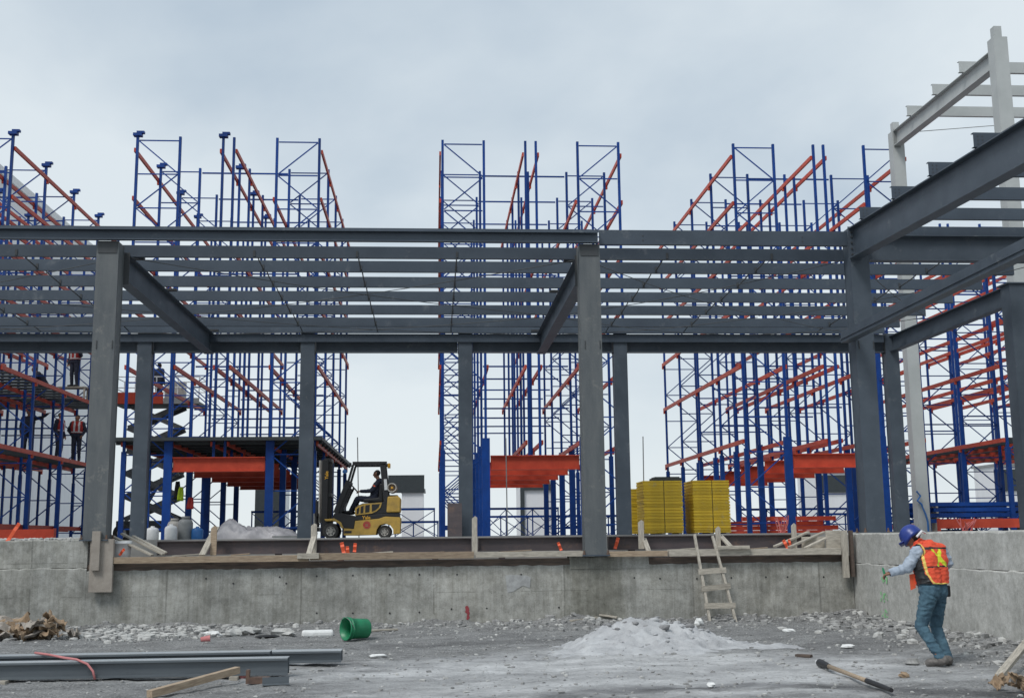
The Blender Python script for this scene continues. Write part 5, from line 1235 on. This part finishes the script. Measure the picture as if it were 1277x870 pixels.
lump(1052, 771, 0.25, 0.16, 0.05, 'stone', 'flat grey slab piece in the wall corner', 'broken_slab', 'rubble', 35, jit=0.2); lump(302, 845, 0.08, 0.05, 0.03, 'redrope', 'red rag under the steel channels', 'rag', 'rag', 36, jit=0.3)
# metal scraps at the end of the channels
p = onz(333, 855)
o = MB().box(-0.05, 0.24, -0.04, 0.04, 0, 0.012).box(-0.05, 0.24, 0.032, 0.04, 0.0125, 0.08).build('metal_offcut', 'chan'); o.location = (p.x, p.y, gz(p.x, p.y)+0.01); o.rotation_euler.z = 0.2; tag(o, 'bent steel offcut on the ground right of the brown plank', 'offcut')
o = MB().box(-0.12, 0.1, -0.05, 0.05, 0, 0.07).box(-0.16, -0.122, -0.04, 0.04, 0, 0.15).build('rusty_bracket', 'rust'); p = onz(325, 851); o.location = (p.x, p.y, gz(p.x, p.y)); tag(o, 'rusty bracket by the end of the steel channels', 'bracket')
# cardboard heaps
def card_heap(px, py, n, seed, label, sx, sz):
    p = onz(px, py); rnd = random.Random(seed); mb = MB()
    for k in range(n):
        L, W_ = rnd.uniform(0.25, 0.5)*sx, rnd.uniform(0.18, 0.32)*sx; a_ = rnd.uniform(0, 3); tl_ = rnd.uniform(-0.7, 0.7); m_ = Matrix.Rotation(a_, 3, 'Z') @ Matrix.Rotation(tl_, 3, 'X') @ Matrix.Rotation(rnd.uniform(-0.4, 0.4), 3, 'Y')
        c = Vector((rnd.uniform(-0.5, 0.5)*sx, rnd.uniform(-0.15, 0.2), 0.06 + rnd.uniform(0.0, sz)*(1-k/n*0.3))); g_ = 8; vs = []; fs = []
        for j in range(g_+1):
            for i in range(g_+1):
                u, v = i/g_-0.5, j/g_-0.5; vs.append(c + m_ @ Vector((u*L, v*W_, (0.05*math.sin(u*5+k)+0.03*math.sin(v*6))*sx + 0.12*sx*mnoise.noise(Vector((u*4, v*4, k*3.1))))))
        for j in range(g_):
            for i in range(g_): fs.append((j*(g_+1)+i, j*(g_+1)+i+1, (j+1)*(g_+1)+i+1, (j+1)*(g_+1)+i))
        mb.m = k % 2; mb.add(vs, fs)
    o = mb.build('cardboard_heap', ['card', 'ply']); s_ = o.modifiers.new('t', 'SOLIDIFY'); s_.thickness = 0.008; o.location = (p.x, p.y, gz(p.x, p.y)); tag(o, label, 'cardboard')
card_heap(28, 797, 13, 5, 'torn brown cardboard heaped against the left wall', 1.1, 0.26); card_heap(1270, 864, 12, 8, 'crumpled cardboard at the lower right edge', 0.42, 0.10)
card_heap(60, 797, 5, 15, 'flattened cardboard beside the heap at left', 0.9, 0.04)

# rubble and gravel that nobody could count
def stones(n, fx, seed, smin, smax, name, m, pale=0.0):
    rnd = random.Random(seed); mb = MB()
    for k in range(n):
        x, y = fx(rnd)
        s = smin + (smax-smin)*rnd.random()**3; mb.m = 1 if rnd.random() < pale else 0
        mb.blob((x, y, gz(x, y) + s*0.25), s, rnd.randrange(10**6), 6, 0.35, (rnd.uniform(0.8, 1.5), rnd.uniform(0.7, 1.2), rnd.uniform(0.45, 0.9)))
    tag(mb.build(name, m), kind='stuff')
stones(1500, lambda r: (r.uniform(-9.5, 7.9), 21.85 - abs(r.gauss(0, 0.65))), 1, 0.008, 0.065, 'rubble', ['stone', 'palestone'], 0.25)
stones(650, lambda r: (r.gauss(-4.9, 0.8), min(21.7, r.gauss(20.7, 0.5))), 2, 0.012, 0.085, 'rubble', ['palestone', 'stone'], 0.2)
stones(800, lambda r: (7.95 - abs(r.gauss(0, 0.55)), r.uniform(12, 21.8)), 3, 0.012, 0.085, 'rubble', ['stone', 'palestone'], 0.35)
stones(3600, lambda r: (r.uniform(-8, 7.8), r.uniform(11, 21.5)), 4, 0.006, 0.03, 'gravel', ['stone', 'palestone'], 0.3)
stones(260, lambda r: (r.uniform(-9, -6.4), r.uniform(21.95, 22.25)), 5, 0.02, 0.07, 'rubble', ['palestone', 'stone'], 0.2) if False else None
mb = MB(); rnd = random.Random(9)
for k in range(120): mb.blob((rnd.uniform(-9.2, -6.5), rnd.uniform(21.92, 22.25), 1.65), rnd.uniform(0.02, 0.06), k, 6, 0.35, (1.4, 1, 0.7))
tag(mb.build('rubble', 'palestone'), kind='stuff')
